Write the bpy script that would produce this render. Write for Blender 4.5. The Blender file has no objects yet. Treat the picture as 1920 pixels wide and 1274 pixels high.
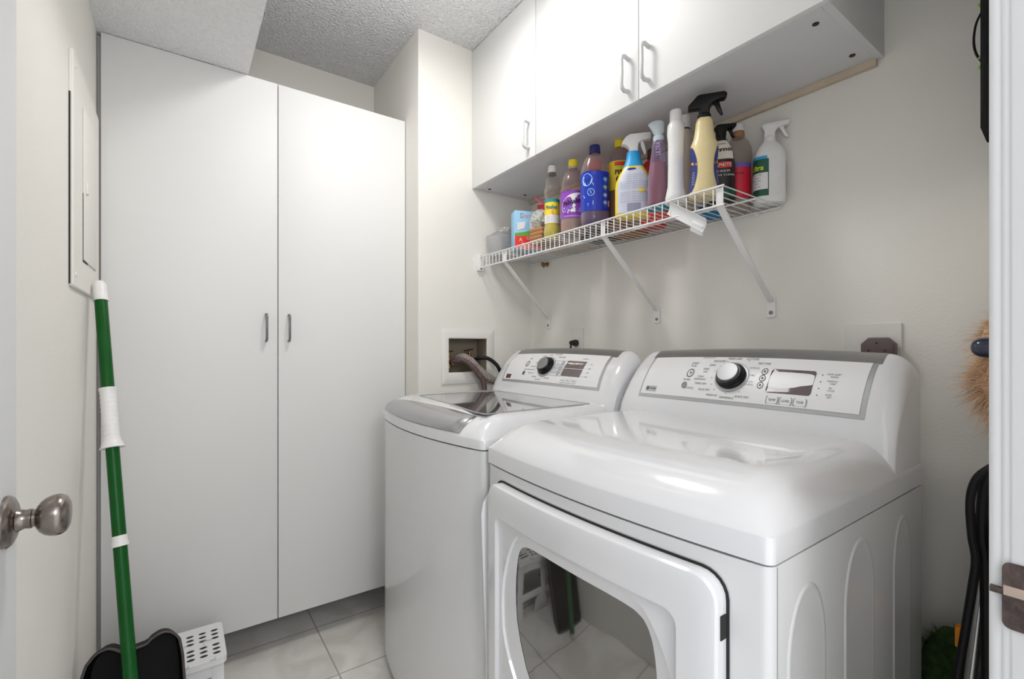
import bpy, bmesh, math, random
from mathutils import Vector, Matrix
random.seed(7)
PI = math.pi
sc = bpy.context.scene
COL = sc.collection

# ------------------------------------------------------------------ camera
cam_d = bpy.data.cameras.new('camera')
cam_d.sensor_width = 36.0
cam_d.lens = 877 / 1920 * 36
cam_d.shift_y = 13 / 1920
cam_d.clip_start = 0.02
cam = bpy.data.objects.new('camera', cam_d)
cam.location = (0, 0, 1.135)
cam.rotation_euler = (PI / 2, 0, -math.radians(35.476))
COL.objects.link(cam)
sc.camera = cam

# ------------------------------------------------------------------ light
world = bpy.data.worlds.new('world')
sc.world = world
world.use_nodes = True
wb = world.node_tree.nodes['Background']
wb.inputs['Color'].default_value = (0.93, 0.96, 1.0, 1)
wb.inputs['Strength'].default_value = 1.35

def lamp(name, loc, power, radius, color=(1, 1, 1)):
    d = bpy.data.lights.new(name, 'POINT')
    d.energy = power
    d.shadow_soft_size = radius
    d.color = color
    o = bpy.data.objects.new(name, d)
    o.location = loc
    COL.objects.link(o)
    return o
def ceiling_area(name, loc, power, size, color):
    d = bpy.data.lights.new(name, 'AREA'); d.shape = 'DISK'; d.size = size; d.energy = power; d.color = color
    o = bpy.data.objects.new(name, d); o.location = loc; COL.objects.link(o); return o
ceiling_area('ceiling_lamp_light', (0.59, 1.2, 2.385), 5.8, 0.26, (1.0, 0.985, 0.96))
lamp('ceiling_bulb_light', (0.59, 1.2, 2.27), 2.6, 0.09, (1.0, 0.985, 0.96))
lamp('hall_fill_light', (0.15, -0.95, 1.86), 31, 0.22, (1.0, 0.985, 0.965))  # unseen fill light added behind the camera to brighten the room from the front

sc.view_settings.view_transform = 'Standard'
sc.view_settings.look = 'None'
sc.view_settings.gamma = 1
sc.view_settings.use_curve_mapping = False
sc.view_settings.exposure = 0.25

# ------------------------------------------------------------------ materials
def mat(name, col, rough=0.5, metal=0.0, coat=0.0, spec=0.5, noise=0.0, nscale=20, bump=0.0, bscale=200, bdist=0.004, trans=0.0, emit=None, ior=1.45):
    m = bpy.data.materials.new(name)
    m.use_nodes = True
    nt = m.node_tree
    b = nt.nodes['Principled BSDF']
    c = (col[0], col[1], col[2], 1)
    b.inputs['Base Color'].default_value = c
    b.inputs['Roughness'].default_value = rough
    b.inputs['Metallic'].default_value = metal
    b.inputs['Coat Weight'].default_value = coat
    b.inputs['Coat Roughness'].default_value = 0.04
    b.inputs['Specular IOR Level'].default_value = spec
    b.inputs['Transmission Weight'].default_value = trans
    b.inputs['IOR'].default_value = ior
    tc = nt.nodes.new('ShaderNodeTexCoord')
    n = nt.nodes.new('ShaderNodeTexNoise')
    n.inputs['Scale'].default_value = nscale
    n.inputs['Detail'].default_value = 4
    nt.links.new(tc.outputs['Object'], n.inputs['Vector'])
    r = nt.nodes.new('ShaderNodeValToRGB')
    k = max(noise, 0.004)
    r.color_ramp.elements[0].position = 0.3
    r.color_ramp.elements[1].position = 0.7
    r.color_ramp.elements[0].color = tuple(max(0, v * (1 - k)) for v in col[:3]) + (1,)
    r.color_ramp.elements[1].color = tuple(min(1, v * (1 + k)) for v in col[:3]) + (1,)
    nt.links.new(n.outputs['Fac'], r.inputs['Fac'])
    nt.links.new(r.outputs['Color'], b.inputs['Base Color'])
    if bump:
        n2 = nt.nodes.new('ShaderNodeTexNoise')
        n2.inputs['Scale'].default_value = bscale
        n2.inputs['Detail'].default_value = 3
        nt.links.new(tc.outputs['Object'], n2.inputs['Vector'])
        bp = nt.nodes.new('ShaderNodeBump')
        bp.inputs['Strength'].default_value = bump
        bp.inputs['Distance'].default_value = bdist
        nt.links.new(n2.outputs['Fac'], bp.inputs['Height'])
        nt.links.new(bp.outputs['Normal'], b.inputs['Normal'])
    if emit:
        b.inputs['Emission Color'].default_value = tuple(emit[:3]) + (1,)
        b.inputs['Emission Strength'].default_value = emit[3]
    return m

def clear_plastic(name, tint, fac=0.3):
    m = bpy.data.materials.new(name)
    m.use_nodes = True
    nt = m.node_tree
    b = nt.nodes['Principled BSDF']
    b.inputs['Base Color'].default_value = (tint[0], tint[1], tint[2], 1)
    b.inputs['Roughness'].default_value = 0.08
    b.inputs['Coat Weight'].default_value = 1.0
    t = nt.nodes.new('ShaderNodeBsdfTransparent')
    t.inputs['Color'].default_value = (min(1, tint[0] * .5 + .5), min(1, tint[1] * .5 + .5), min(1, tint[2] * .5 + .5), 1)
    mx = nt.nodes.new('ShaderNodeMixShader')
    lw = nt.nodes.new('ShaderNodeLayerWeight')
    lw.inputs['Blend'].default_value = 0.35
    ad = nt.nodes.new('ShaderNodeMath')
    ad.operation = 'MULTIPLY_ADD'
    ad.inputs[1].default_value = 0.5
    ad.inputs[2].default_value = fac
    nt.links.new(lw.outputs['Facing'], ad.inputs[0])
    nt.links.new(ad.outputs[0], mx.inputs[0])
    nt.links.new(t.outputs[0], mx.inputs[1])
    nt.links.new(b.outputs[0], mx.inputs[2])
    nt.links.new(mx.outputs[0], nt.nodes['Material Output'].inputs['Surface'])
    return m

def lin(r, g, b):
    f = lambda v: (v / 255 / 12.92) if v / 255 <= 0.04045 else ((v / 255 + 0.055) / 1.055) ** 2.4
    return (f(r), f(g), f(b))

M = {}
M['wall'] = mat('cream_wall_paint', (0.83, 0.808, 0.757), 0.75, noise=0.015, nscale=3, bump=0.12, bscale=150, spec=0.25)
M['ceil'] = mat('popcorn_ceiling', (0.88, 0.88, 0.89), 0.95, noise=0.06, nscale=110, bump=1.0, bscale=105, bdist=0.02, spec=0.1)
M['soffit'] = mat('sprayed_soffit', (0.84, 0.84, 0.85), 0.95, noise=0.03, nscale=70, bump=1.0, bscale=120, bdist=0.009, spec=0.1)
M['lam'] = mat('white_laminate', (0.765, 0.762, 0.755), 0.52, noise=0.006, nscale=5)
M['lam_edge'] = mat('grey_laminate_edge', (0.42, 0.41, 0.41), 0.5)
M['lam_carc'] = mat('white_carcass_board', (0.70, 0.70, 0.71), 0.45, noise=0.01)
M['wood'] = mat('pale_ledger_wood', (0.62, 0.52, 0.40), 0.7, noise=0.08, nscale=14)
M['appl'] = mat('white_enamel', (0.74, 0.74, 0.755), 0.13, coat=0.6, noise=0.004)
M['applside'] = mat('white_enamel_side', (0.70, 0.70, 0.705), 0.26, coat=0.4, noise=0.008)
M['plast'] = mat('white_plastic', (0.78, 0.78, 0.78), 0.35, noise=0.004)
M['plast2'] = mat('ivory_plastic', (0.79, 0.775, 0.735), 0.45)
M['silver'] = mat('silver_paint', (0.42, 0.42, 0.43), 0.26, metal=0.75, coat=0.3)
M['silverband'] = mat('grey_metal_band', (0.36, 0.355, 0.35), 0.32, metal=0.8)
M['border'] = mat('grey_border', (0.46, 0.465, 0.48), 0.3, metal=0.45)
M['greyp'] = mat('light_grey_print', (0.55, 0.55, 0.57), 0.4)
M['ink'] = mat('grey_ink', (0.10, 0.10, 0.11), 0.6)
M['inklight'] = mat('pale_grey_ink', (0.33, 0.33, 0.35), 0.6)
M['black'] = mat('black_plastic', (0.005, 0.005, 0.006), 0.3, spec=0.35)
M['gap_shade'] = mat('dark_gap_shade', (0.02, 0.02, 0.02), 0.8)  # near-black painted shade for gaps, slots and the stool's holes
M['rubber'] = mat('black_rubber', (0.008, 0.008, 0.009), 0.45, spec=0.3)
M['chrome'] = mat('brushed_chrome', (0.30, 0.30, 0.31), 0.45, metal=1.0)
M['bronze'] = mat('aged_nickel', (0.27, 0.235, 0.215), 0.24, metal=1.0, noise=0.25, nscale=45, bump=0.1, bscale=60)
M['bronzed'] = mat('worn_brown_strike', (0.075, 0.055, 0.05), 0.5, metal=0.5, noise=0.5, nscale=60, bump=0.4, bscale=90)
M['pewter'] = mat('pewter_handle', (0.22, 0.22, 0.225), 0.34, metal=0.8)
M['greyhandle'] = mat('light_grey_handle', (0.62, 0.62, 0.62), 0.4)
M['doorp'] = mat('white_door_paint', (0.70, 0.705, 0.71), 0.4, noise=0.004)
M['glassdark'] = mat('smoked_window', (0.030, 0.027, 0.024), 0.03, coat=1.0, spec=1.0, ior=2.1)
M['lidglass'] = mat('grey_lid_glass', (0.17, 0.17, 0.175), 0.03, coat=1.0, spec=0.8)
M['disp'] = mat('dark_display', (0.09, 0.06, 0.06), 0.06, coat=1.0)
M['disp2'] = mat('mirror_display', (0.15, 0.12, 0.12), 0.04, metal=0.0, coat=0.0, spec=0.14)
M['dispink'] = mat('amber_segment_print', (0.30, 0.16, 0.13), 0.5)
M['brass'] = mat('old_brass', (0.33, 0.20, 0.10), 0.35, metal=1.0, noise=0.3, nscale=60)
M['wire'] = mat('white_coated_wire', (0.84, 0.83, 0.82), 0.35)
M['boxin'] = mat('beige_box_interior', (0.25, 0.21, 0.16), 0.6)
M['hosebrown'] = mat('brown_braided_hose', (0.11, 0.07, 0.065), 0.5, noise=0.5, nscale=140, bump=1.0, bscale=160)
M['hosegrey'] = mat('grey_braided_hose', (0.29, 0.245, 0.23), 0.55, noise=0.35, nscale=150, bump=1.0, bscale=180)
M['mauve'] = mat('mauve_plug', (0.145, 0.105, 0.11), 0.5)
M['green'] = mat('green_pole_paint', (0.003, 0.085, 0.010), 0.35, spec=0.3, noise=0.08)
M['pan'] = mat('black_dustpan', (0.003, 0.0025, 0.0025), 0.55, spec=0.15)
M['panrim'] = mat('dark_mauve_rim', (0.06, 0.045, 0.045), 0.4)
M['navy'] = mat('navy_plastic', (0.012, 0.018, 0.045), 0.15, coat=0.8)
M['fur'] = mat('tan_fur', (0.80, 0.52, 0.33), 0.8, noise=0.35, nscale=30)
M['furcore'] = mat('tan_fur_core', (0.78, 0.52, 0.34), 0.9, noise=0.3, nscale=40, bump=1, bscale=80)
M['grass'] = mat('green_pile', (0.05, 0.10, 0.022), 0.8, noise=0.45, nscale=50)
M['grasscore'] = mat('green_pile_core', (0.032, 0.07, 0.016), 0.9, noise=0.4, nscale=60, bump=1, bscale=90)
M['bagblack'] = mat('black_bag_fabric', (0.006, 0.006, 0.007), 0.8, spec=0.1)
M['orange'] = mat('orange_plastic', (0.90, 0.30, 0.015), 0.4)
M['lime'] = mat('lime_stitch', (0.35, 0.8, 0.06), 0.5)
M['greytube'] = mat('silver_tube', (0.6, 0.6, 0.6), 0.25, metal=0.9)
# bottles
M['clear'] = clear_plastic('clear_bottle', (0.66, 0.60, 0.56), 0.09)
M['clearpink'] = clear_plastic('pink_tinted_bottle', (0.58, 0.42, 0.42), 0.13)
M['clearviolet'] = clear_plastic('violet_tinted_bottle', (0.52, 0.42, 0.60), 0.16)
M['bag'] = clear_plastic('clear_wrap', (0.8, 0.79, 0.76), 0.35)
M['bin'] = clear_plastic('clear_bin', (0.72, 0.72, 0.73), 0.22)
for n, c, r in (('yl', (0.75, 0.66, 0.02), .25), ('ylcap', (0.90, 0.68, 0.03), .35), ('purple', (0.27, 0.06, 0.45), .4), ('lilac', (0.60, 0.42, 0.72), .4),
                ('beige', (0.52, 0.44, 0.36), .3), ('blue', (0.012, 0.035, 0.42), .35), ('bluel', (0.075, 0.075, 0.27), .3), ('navycap', (0.012, 0.018, 0.12), .35),
                ('cyan', (0.03, 0.36, 0.72), .4), ('skyblue', (0.32, 0.60, 0.85), .4), ('yellow', (0.88, 0.66, 0.04), .4), ('palelabel', (0.60, 0.62, 0.72), .45), ('amber', (0.40, 0.15, 0.03), .25),
                ('red', (0.62, 0.015, 0.015), .4), ('redl', (0.85, 0.05, 0.04), .4), ('crimson', (0.80, 0.03, 0.06), .4), ('liqred', (0.36, 0.08, 0.07), .25), ('pink', (0.85, 0.16, 0.28), .4), ('white', (0.82, 0.81, 0.80), .35),
                ('cream', (0.80, 0.66, 0.36), .3), ('navy2', (0.015, 0.03, 0.20), .4), ('orangel', (0.75, 0.36, 0.07), .4), ('dkgreen', (0.01, 0.09, 0.05), .35), ('greenl', (0.12, 0.42, 0.05), .5),
                ('tan', (0.62, 0.54, 0.46), .6), ('brownc', (0.42, 0.20, 0.08), .7), ('brown', (0.10, 0.05, 0.035), .7), ('teal', (0.01, 0.26, 0.36), .4), ('frost', (0.55, 0.62, 0.66), .35), ('violet', (0.20, 0.14, 0.50), .4),
                ('graytxt', (0.30, 0.32, 0.42), .5), ('dark', (0.02, 0.015, 0.015), .35), ('cream2', (0.80, 0.72, 0.64), .5), ('limeg', (0.60, 0.70, 0.02), .4), ('pinkwhite', (0.85, 0.6, 0.6), .4), ('bluecl', (0.01, 0.20, 0.42), .5), ('foil', (0.45, 0.46, 0.43), .35), ('tealt', (0.02, 0.25, 0.28), .5)):
    M[n] = mat(n + '_surface', c, r, noise=0.03, nscale=40)

# ------------------------------------------------------------------ mesh helpers
class MB:
    def __init__(s):
        s.v = []; s.f = []; s.m = []; s.mats = []
    def slot(s, m):
        if m not in s.mats: s.mats.append(m)
        return s.mats.index(m)
    def add(s, verts, faces, m=0):
        o = len(s.v)
        s.v += [tuple(v) for v in verts]
        s.f += [tuple(i + o for i in f) for f in faces]
        s.m += [m] * len(faces)
    def box(s, x0, x1, y0, y1, z0, z1, m=0):
        v = [(x, y, z) for x in (x0, x1) for y in (y0, y1) for z in (z0, z1)]
        s.add(v, [(0, 1, 3, 2), (4, 6, 7, 5), (0, 4, 5, 1), (2, 3, 7, 6), (0, 2, 6, 4), (1, 5, 7, 3)], m)
    def obox(s, c, ax, ay, az, m=0):
        c = Vector(c); ax = Vector(ax); ay = Vector(ay); az = Vector(az)
        v = [c + ax * i + ay * j + az * k for i in (-1, 1) for j in (-1, 1) for k in (-1, 1)]
        s.add(v, [(0, 1, 3, 2), (4, 6, 7, 5), (0, 4, 5, 1), (2, 3, 7, 6), (0, 2, 6, 4), (1, 5, 7, 3)], m)
    def rings(s, rings, cap0=True, cap1=True, closed=True, m=0):
        n = len(rings[0]); o = len(s.v)
        for r in rings: s.v += [tuple(p) for p in r]
        for i in range(len(rings) - 1):
            for j in range(n if closed else n - 1):
                k = (j + 1) % n
                s.f.append((o + i * n + j, o + i * n + k, o + (i + 1) * n + k, o + (i + 1) * n + j)); s.m.append(m)
        if cap0: s.f.append(tuple(o + j for j in reversed(range(n)))); s.m.append(m)
        if cap1: s.f.append(tuple(o + (len(rings) - 1) * n + j for j in range(n))); s.m.append(m)
    def tube(s, pts, r, n=10, cap=True, m=0):
        pts = [Vector(p) for p in pts]
        rr = r if isinstance(r, (list, tuple)) else [r] * len(pts)
        t0 = (pts[1] - pts[0]).normalized()
        up = Vector((0, 0, 1)) if abs(t0.z) < 0.9 else Vector((1, 0, 0))
        nx = t0.cross(up).normalized()
        rings = []
        for i, p in enumerate(pts):
            t = (pts[min(i + 1, len(pts) - 1)] - pts[max(i - 1, 0)]).normalized()
            nx = (nx - t * nx.dot(t)).normalized()
            ny = t.cross(nx)
            rings.append([p + (nx * math.cos(2 * PI * k / n) + ny * math.sin(2 * PI * k / n)) * rr[i] for k in range(n)])
        s.rings(rings, cap, cap, m=m)
    def lathe(s, prof, c=(0, 0, 0), axis='z', n=28, sy=1.0, m=0, cap=True):
        rings = []
        for r, h in prof:
            ring = []
            for k in range(n):
                a = 2 * PI * k / n
                p = (r * math.cos(a), r * sy * math.sin(a), h)
                if axis == 'x': p = (h, p[0], p[1])
                elif axis == 'y': p = (p[1], h, p[0])
                ring.append((p[0] + c[0], p[1] + c[1], p[2] + c[2]))
            rings.append(ring)
        s.rings(rings, cap, cap, m=m)
    def prism(s, poly, to3, h, m=0):
        a = [to3(x, y, 0) for x, y in poly]; b = [to3(x, y, h) for x, y in poly]
        s.rings([a, b], m=m)
    def build(s, name, mats, parent=None, smooth=35, bevel=0, bseg=2, recalc=True):
        me = bpy.data.meshes.new(name)
        me.from_pydata(s.v, [], s.f)
        if not isinstance(mats, (list, tuple)): mats = [mats]
        for mm in mats: me.materials.append(mm)
        for p, mi in zip(me.polygons, s.m): p.material_index = mi
        bm = bmesh.new(); bm.from_mesh(me)
        if recalc: bmesh.ops.recalc_face_normals(bm, faces=bm.faces)
        if bevel:
            es = [e for e in bm.edges if len(e.link_faces) == 2 and e.calc_face_angle(0) > 0.6]
            bmesh.ops.bevel(bm, geom=es, offset=bevel, segments=bseg, profile=0.5, affect='EDGES', clamp_overlap=True)
        bm.to_mesh(me); bm.free()
        if smooth:
            for p in me.polygons: p.use_smooth = True
            me.set_sharp_from_angle(angle=math.radians(smooth))
        o = bpy.data.objects.new(name, me)
        COL.objects.link(o)
        if parent is not None: o.parent = parent
        return o

def tag(o, label=None, cat=None, group=None, kind=None):
    if label: o['label'] = label
    if cat: o['category'] = cat
    if group: o['group'] = group
    if kind: o['kind'] = kind
    return o
def thing(name, label, cat, loc=(0, 0, 0), rz=0, group=None):
    o = bpy.data.objects.new(name, None)
    o.empty_display_size = 0.05
    COL.objects.link(o)
    o.location = loc; o.rotation_euler = (0, 0, rz)
    return tag(o, label, cat, group)
def struct(o): o['kind'] = 'structure'; return o

_tc = {}
def text2d(txt):
    if txt in _tc: return _tc[txt]
    cu = bpy.data.curves.new('t', 'FONT'); cu.body = txt; cu.align_x = 'CENTER'; cu.align_y = 'CENTER'; cu.size = 1.0; cu.resolution_u = 2
    ob = bpy.data.objects.new('t', cu); COL.objects.link(ob)
    me = bpy.data.meshes.new_from_object(ob.evaluated_get(bpy.context.evaluated_depsgraph_get()))
    vs = [(v.co.x, v.co.y) for v in me.vertices]; fs = [tuple(p.vertices) for p in me.polygons]
    bpy.data.objects.remove(ob); bpy.data.curves.remove(cu); bpy.data.meshes.remove(me)
    _tc[txt] = (vs, fs)
    return vs, fs
def put_text(mb, txt, cx, cy, size, fmap, m=0, sx=1.0, rot=0.0, slant=0.0, bold=0.0):
    vs, fs = text2d(txt)
    offs = [(0, 0)] if not bold else [(0, 0), (bold * size, 0), (0, bold * size), (bold * size, bold * size)]
    for ox, oy in offs:
        out = []
        for x, y in vs:
            x = x * size * sx + slant * y * size + ox; y = y * size + oy
            xr = x * math.cos(rot) - y * math.sin(rot); yr = x * math.sin(rot) + y * math.cos(rot)
            out.append(fmap(cx + xr, cy + yr))
        mb.add(out, fs, m)
def patch(mb, x0, x1, y0, y1, fmap, nx=10, ny=4, m=0, thick=None):
    v = [fmap(x0 + (x1 - x0) * i / nx, y0 + (y1 - y0) * j / ny) for i in range(nx + 1) for j in range(ny + 1)]
    f = [(i * (ny + 1) + j, (i + 1) * (ny + 1) + j, (i + 1) * (ny + 1) + j + 1, i * (ny + 1) + j + 1) for i in range(nx) for j in range(ny)]
    mb.add(v, f, m)
def disc2(mb, cx, cy, r, fmap, m=0, n=20, sy=1.0, r0=0.0):
    if r0:
        v = [fmap(cx + q * math.cos(2 * PI * k / n), cy + q * sy * math.sin(2 * PI * k / n)) for q in (r, r0) for k in range(n)]
        mb.add(v, [(k, (k + 1) % n, n + (k + 1) % n, n + k) for k in range(n)], m)
    else:
        v = [fmap(cx + r * math.cos(2 * PI * k / n), cy + r * sy * math.sin(2 * PI * k / n)) for k in range(n)]
        mb.add(v, [tuple(range(n))], m)
def poly2(mb, pts, fmap, m=0):
    mb.add([fmap(x, y) for x, y in pts], [tuple(range(len(pts)))], m)
def rrect(x0, x1, y0, y1, r, n=5):
    out = []
    for cx, cy, a0 in ((x1 - r, y1 - r, 0), (x0 + r, y1 - r, PI / 2), (x0 + r, y0 + r, PI), (x1 - r, y0 + r, 1.5 * PI)):
        for k in range(n + 1):
            a = a0 + PI / 2 * k / n
            out.append((cx + r * math.cos(a), cy + r * math.sin(a)))
    return out
def raypoly(poly, c, n):
    """resample a star-shaped outline by angle around c"""
    out = []
    for k in range(n):
        a = 2 * PI * k / n; dx, dy = math.cos(a), math.sin(a); best = None
        for i in range(len(poly)):
            (x0, y0), (x1, y1) = poly[i], poly[(i + 1) % len(poly)]
            ex, ey = x1 - x0, y1 - y0
            den = dx * ey - dy * ex
            if abs(den) < 1e-12: continue
            t = ((x0 - c[0]) * ey - (y0 - c[1]) * ex) / den
            u = ((x0 - c[0]) * dy - (y0 - c[1]) * dx) / den
            if t > 0 and -1e-6 <= u <= 1 + 1e-6: best = t if best is None else max(best, t)
        out.append((c[0] + dx * best, c[1] + dy * best))
    return out
def smoothpoly(p, it=2):
    for _ in range(it):
        q = []
        for i in range(len(p)):
            a, b = p[i], p[(i + 1) % len(p)]
            q += [(a[0] * .75 + b[0] * .25, a[1] * .75 + b[1] * .25), (a[0] * .25 + b[0] * .75, a[1] * .25 + b[1] * .75)]
        p = q
    return p
def arc_pts(pts, n=8):
    """Catmull-Rom through pts"""
    P = [Vector(p) for p in pts]; out = []
    for i in range(len(P) - 1):
        p0 = P[max(i - 1, 0)]; p1 = P[i]; p2 = P[i + 1]; p3 = P[min(i + 2, len(P) - 1)]
        for k in range(n):
            t = k / n
            out.append(0.5 * ((2 * p1) + (-p0 + p2) * t + (2 * p0 - 5 * p1 + 4 * p2 - p3) * t * t + (-p0 + 3 * p1 - 3 * p2 + p3) * t ** 3))
    out.append(P[-1])
    return out

# ------------------------------------------------------------------ room
XL, XR = -0.207, 1.385          # left and right walls
YP, YF = 1.785, 2.32            # chase front and far wall
XP = 0.80                       # chase side
ZC, ZS = 2.44, 2.11             # ceiling, soffit underside
YN0, YN1 = -0.02, 0.10          # near wall with the doorway
DX0, DX1 = -0.13, 0.626

def tile_floor():
    m = bpy.data.materials.new('marble_tile'); m.use_nodes = True
    nt = m.node_tree; N = nt.nodes; L = nt.links; b = N['Principled BSDF']
    tc = N.new('ShaderNodeTexCoord'); mp = N.new('ShaderNodeMapping')
    mp.inputs['Location'].default_value = (-0.452 + 0.33 * 4, -1.666 + 0.33 * 8, 0)
    L.new(tc.outputs['Object'], mp.inputs['Vector'])
    br = N.new('ShaderNodeTexBrick'); br.offset = 0; br.squash = 1
    br.inputs['Scale'].default_value = 1; br.inputs['Brick Width'].default_value = 0.33; br.inputs['Row Height'].default_value = 0.33
    br.inputs['Mortar Size'].default_value = 0.003; br.inputs['Mortar Smooth'].default_value = 0.3
    L.new(mp.outputs['Vector'], br.inputs['Vector'])
    n1 = N.new('ShaderNodeTexNoise'); n1.inputs['Scale'].default_value = 4.5; n1.inputs['Detail'].default_value = 8; n1.inputs['Distortion'].default_value = 1.6
    L.new(tc.outputs['Object'], n1.inputs['Vector'])
    cr = N.new('ShaderNodeValToRGB')
    cr.color_ramp.elements[0].position = 0.36; cr.color_ramp.elements[0].color = (0.70, 0.675, 0.63, 1)
    cr.color_ramp.elements[1].position = 0.56; cr.color_ramp.elements[1].color = (0.83, 0.81, 0.77, 1)
    L.new(n1.outputs['Fac'], cr.inputs['Fac'])
    mx = N.new('ShaderNodeMixRGB'); mx.inputs['Color2'].default_value = (0.46, 0.42, 0.37, 1)
    L.new(cr.outputs['Color'], mx.inputs['Color1']); L.new(br.outputs['Fac'], mx.inputs['Fac'])
    L.new(mx.outputs['Color'], b.inputs['Base Color'])
    b.inputs['Roughness'].default_value = 0.22
    bp = N.new('ShaderNodeBump'); bp.inputs['Strength'].default_value = 0.5; bp.inputs['Distance'].default_value = 0.002; bp.invert = True
    L.new(br.outputs['Fac'], bp.inputs['Height']); L.new(bp.outputs['Normal'], b.inputs['Normal'])
    return m
mb = MB(); mb.box(XL - .1, XR + .1, -1.3, YF + .1, -0.1, 0); struct(mb.build('floor', tile_floor(), smooth=0))
mb = MB(); mb.box(XL - .1, XR + .1, YN0, YF + .1, ZC, ZC + .1); struct(mb.build('ceiling', M['ceil'], smooth=0))
mb = MB(); mb.box(XL - .1, XL, YN0, YF + .1, 0, ZC); struct(mb.build('wall_left', M['wall'], smooth=0))
mb = MB(); mb.box(XR, XR + .1, YN0, YF + .1, 0, ZC); struct(mb.build('wall_right', M['wall'], smooth=0))
mb = MB(); mb.box(XL, XP, YF, YF + .1, 0, ZC); struct(mb.build('wall_far', M['wall'], smooth=0))
# near wall around the doorway
mb = MB()
mb.box(XL, DX0 - .02, YN0, YN1, 0, ZC); mb.box(DX1 + .02, XR, YN0, YN1, 0, ZC); mb.box(DX0 - .02, DX1 + .02, YN0, YN1, 2.05, ZC)
struct(mb.build('wall_near', M['wall'], smooth=0))
# boxed-out chase with the hole for the hose box
HX0, HX1, HZ0, HZ1 = 0.935, 1.135, 1.02, 1.172
mb = MB()
for a, b_, c_, d_ in ((XP, XR, 0, HZ0), (XP, XR, HZ1, ZC), (XP, HX0, HZ0, HZ1), (HX1, XR, HZ0, HZ1)):
    mb.box(a, b_, YP, YP + .012, c_, d_)
mb.box(XP, XP + .012, YP + .0121, YF + .1, 0, ZC)
struct(mb.build('wall_chase', M['wall'], smooth=0))
mb = MB(); mb.box(XL, 0.203, YN1, YF, ZS, ZC); struct(mb.build('ceiling_soffit', M['soffit'], smooth=0))

# door leaf, folded open against the left wall
d1 = MB(); d1.box(-0.2035, -0.1755, 0.112, 0.889, 0.01, 2.03)
door = struct(d1.build('door_1', M['doorp'], smooth=0, bevel=0.0015))
kb = MB()
kz = 0.917; ky = 0.836
kb.lathe([(0.0, 0), (0.0335, 0.0), (0.0335, 0.004), (0.031, 0.0075), (0.024, 0.011), (0.0155, 0.0125), (0.0135, 0.016), (0.012, 0.021), (0.0128, 0.024), (0.0128, 0.027), (0.0115, 0.028), (0.0115, 0.031),
          (0.0155, 0.0325), (0.0205, 0.0360), (0.0245, 0.0410), (0.0268, 0.047), (0.0275, 0.053), (0.0266, 0.058), (0.0235, 0.0630), (0.017, 0.0662), (0.008, 0.0675), (0.0, 0.0677)], (-0.1755, ky, kz), 'x', 40, cap=False)
kb.v = [(-0.1755 + (x + 0.1755) * 0.90, ky + (y - ky) * 0.95, kz + (z - kz) * 0.95) for x, y, z in kb.v]
kb.build('door_knob', M['bronze'], door)

# right door jamb with strike plate
j = MB()
prof = [(DX1, -0.02), (DX1, 0.0830), (DX1 + .0010, 0.0845), (DX1 + .0020, 0.0850), (DX1 + .0020, 0.0885), (DX1 + .0032, 0.0905), (DX1 + .0040, 0.0910), (DX1 + .0040, 0.0960), (DX1 + .0055, 0.0985), (DX1 + .008, 0.1000), (DX1 + .0199, 0.1000), (DX1 + .0199, -0.02)]
j.rings([[(x, y, z) for x, y in prof] for z in (0.0, 2.05)])
jamb = struct(j.build('trim_1', M['doorp'], smooth=45))
s_ = MB()
zc = 0.905
pl = []
for (y, z) in rrect(0.030, 0.0900, zc - 0.031, zc + 0.030, 0.006, 4): pl.append((y, z))
s_.rings([[(DX1 - .0002, y, z) for y, z in pl], [(DX1 - .0018, y, z) for y, z in pl]])
s_.box(DX1 - .0024, DX1 - .0016, 0.0555, 0.064, zc - 0.010, zc + 0.012)
s_.box(DX1 - .0017, DX1 + .0045, 0.0895, 0.0982, zc - 0.001, zc + 0.004)
sp = s_.build('strike_plate', M['bronzed'], jamb, smooth=30)
sp['label'] = 'worn dark brown strike plate'
s2 = MB(); s2.obox((DX1 - .0017, 0.077, zc + .004), (0.0003, 0, 0), (0, 0.012, 0), (0, 0, 0.0045))
s2.build('latch_wear_mark', mat('worn_metal', (0.42, 0.33, 0.27), 0.45, metal=0.4, noise=0.2), sp)
j2 = MB(); j2.box(DX0 - .02, DX0, -0.02, 0.10, 0, 2.05); struct(j2.build('trim_2', M['doorp'], smooth=0))
j3 = MB(); j3.box(DX0, DX1, -0.02, 0.10, 2.032, 2.05); struct(j3.build('trim_3', M['doorp'], smooth=0))

# ------------------------------------------------------------------ electrical panel on the left wall
ep = thing('breaker_panel', 'painted metal breaker panel cover on left wall beside the tall cupboard', 'breaker panel', (XL, 1.475, 1.276))
b_ = MB()
outl = rrect(0.0, 0.425, 0.0, 0.555, 0.008, 3)
b_.rings([[(0.0005, y, z) for y, z in outl], [(0.006, y, z) for y, z in outl], [(0.008, y * .992 + .0017, z * .992 + .0022) for y, z in outl]])
b_.build('cover_plate', M['wall'], ep, smooth=30)
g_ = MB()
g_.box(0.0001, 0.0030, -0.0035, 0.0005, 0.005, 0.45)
g_.build('shadow_gap', M['gap_shade'], ep, smooth=0)
b_ = MB()
b_.box(0.0083, 0.0115, 0.132, 0.345, 0.080, 0.470)
dd = b_.build('panel_door', M['wall'], ep, bevel=0.001)
g_ = MB(); g_.box(0.0081, 0.0088, 0.1285, 0.1325, 0.077, 0.25); g_.box(0.0081, 0.0088, 0.1285, 0.20, 0.0755, 0.0795)
g_.build('door_gap', M['gap_shade'], dd, smooth=0)
b_ = MB(); b_.box(0.0110, 0.0160, 0.155, 0.172, 0.255, 0.285)
b_.build('latch', M['plast2'], dd, bevel=0.0015)
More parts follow.
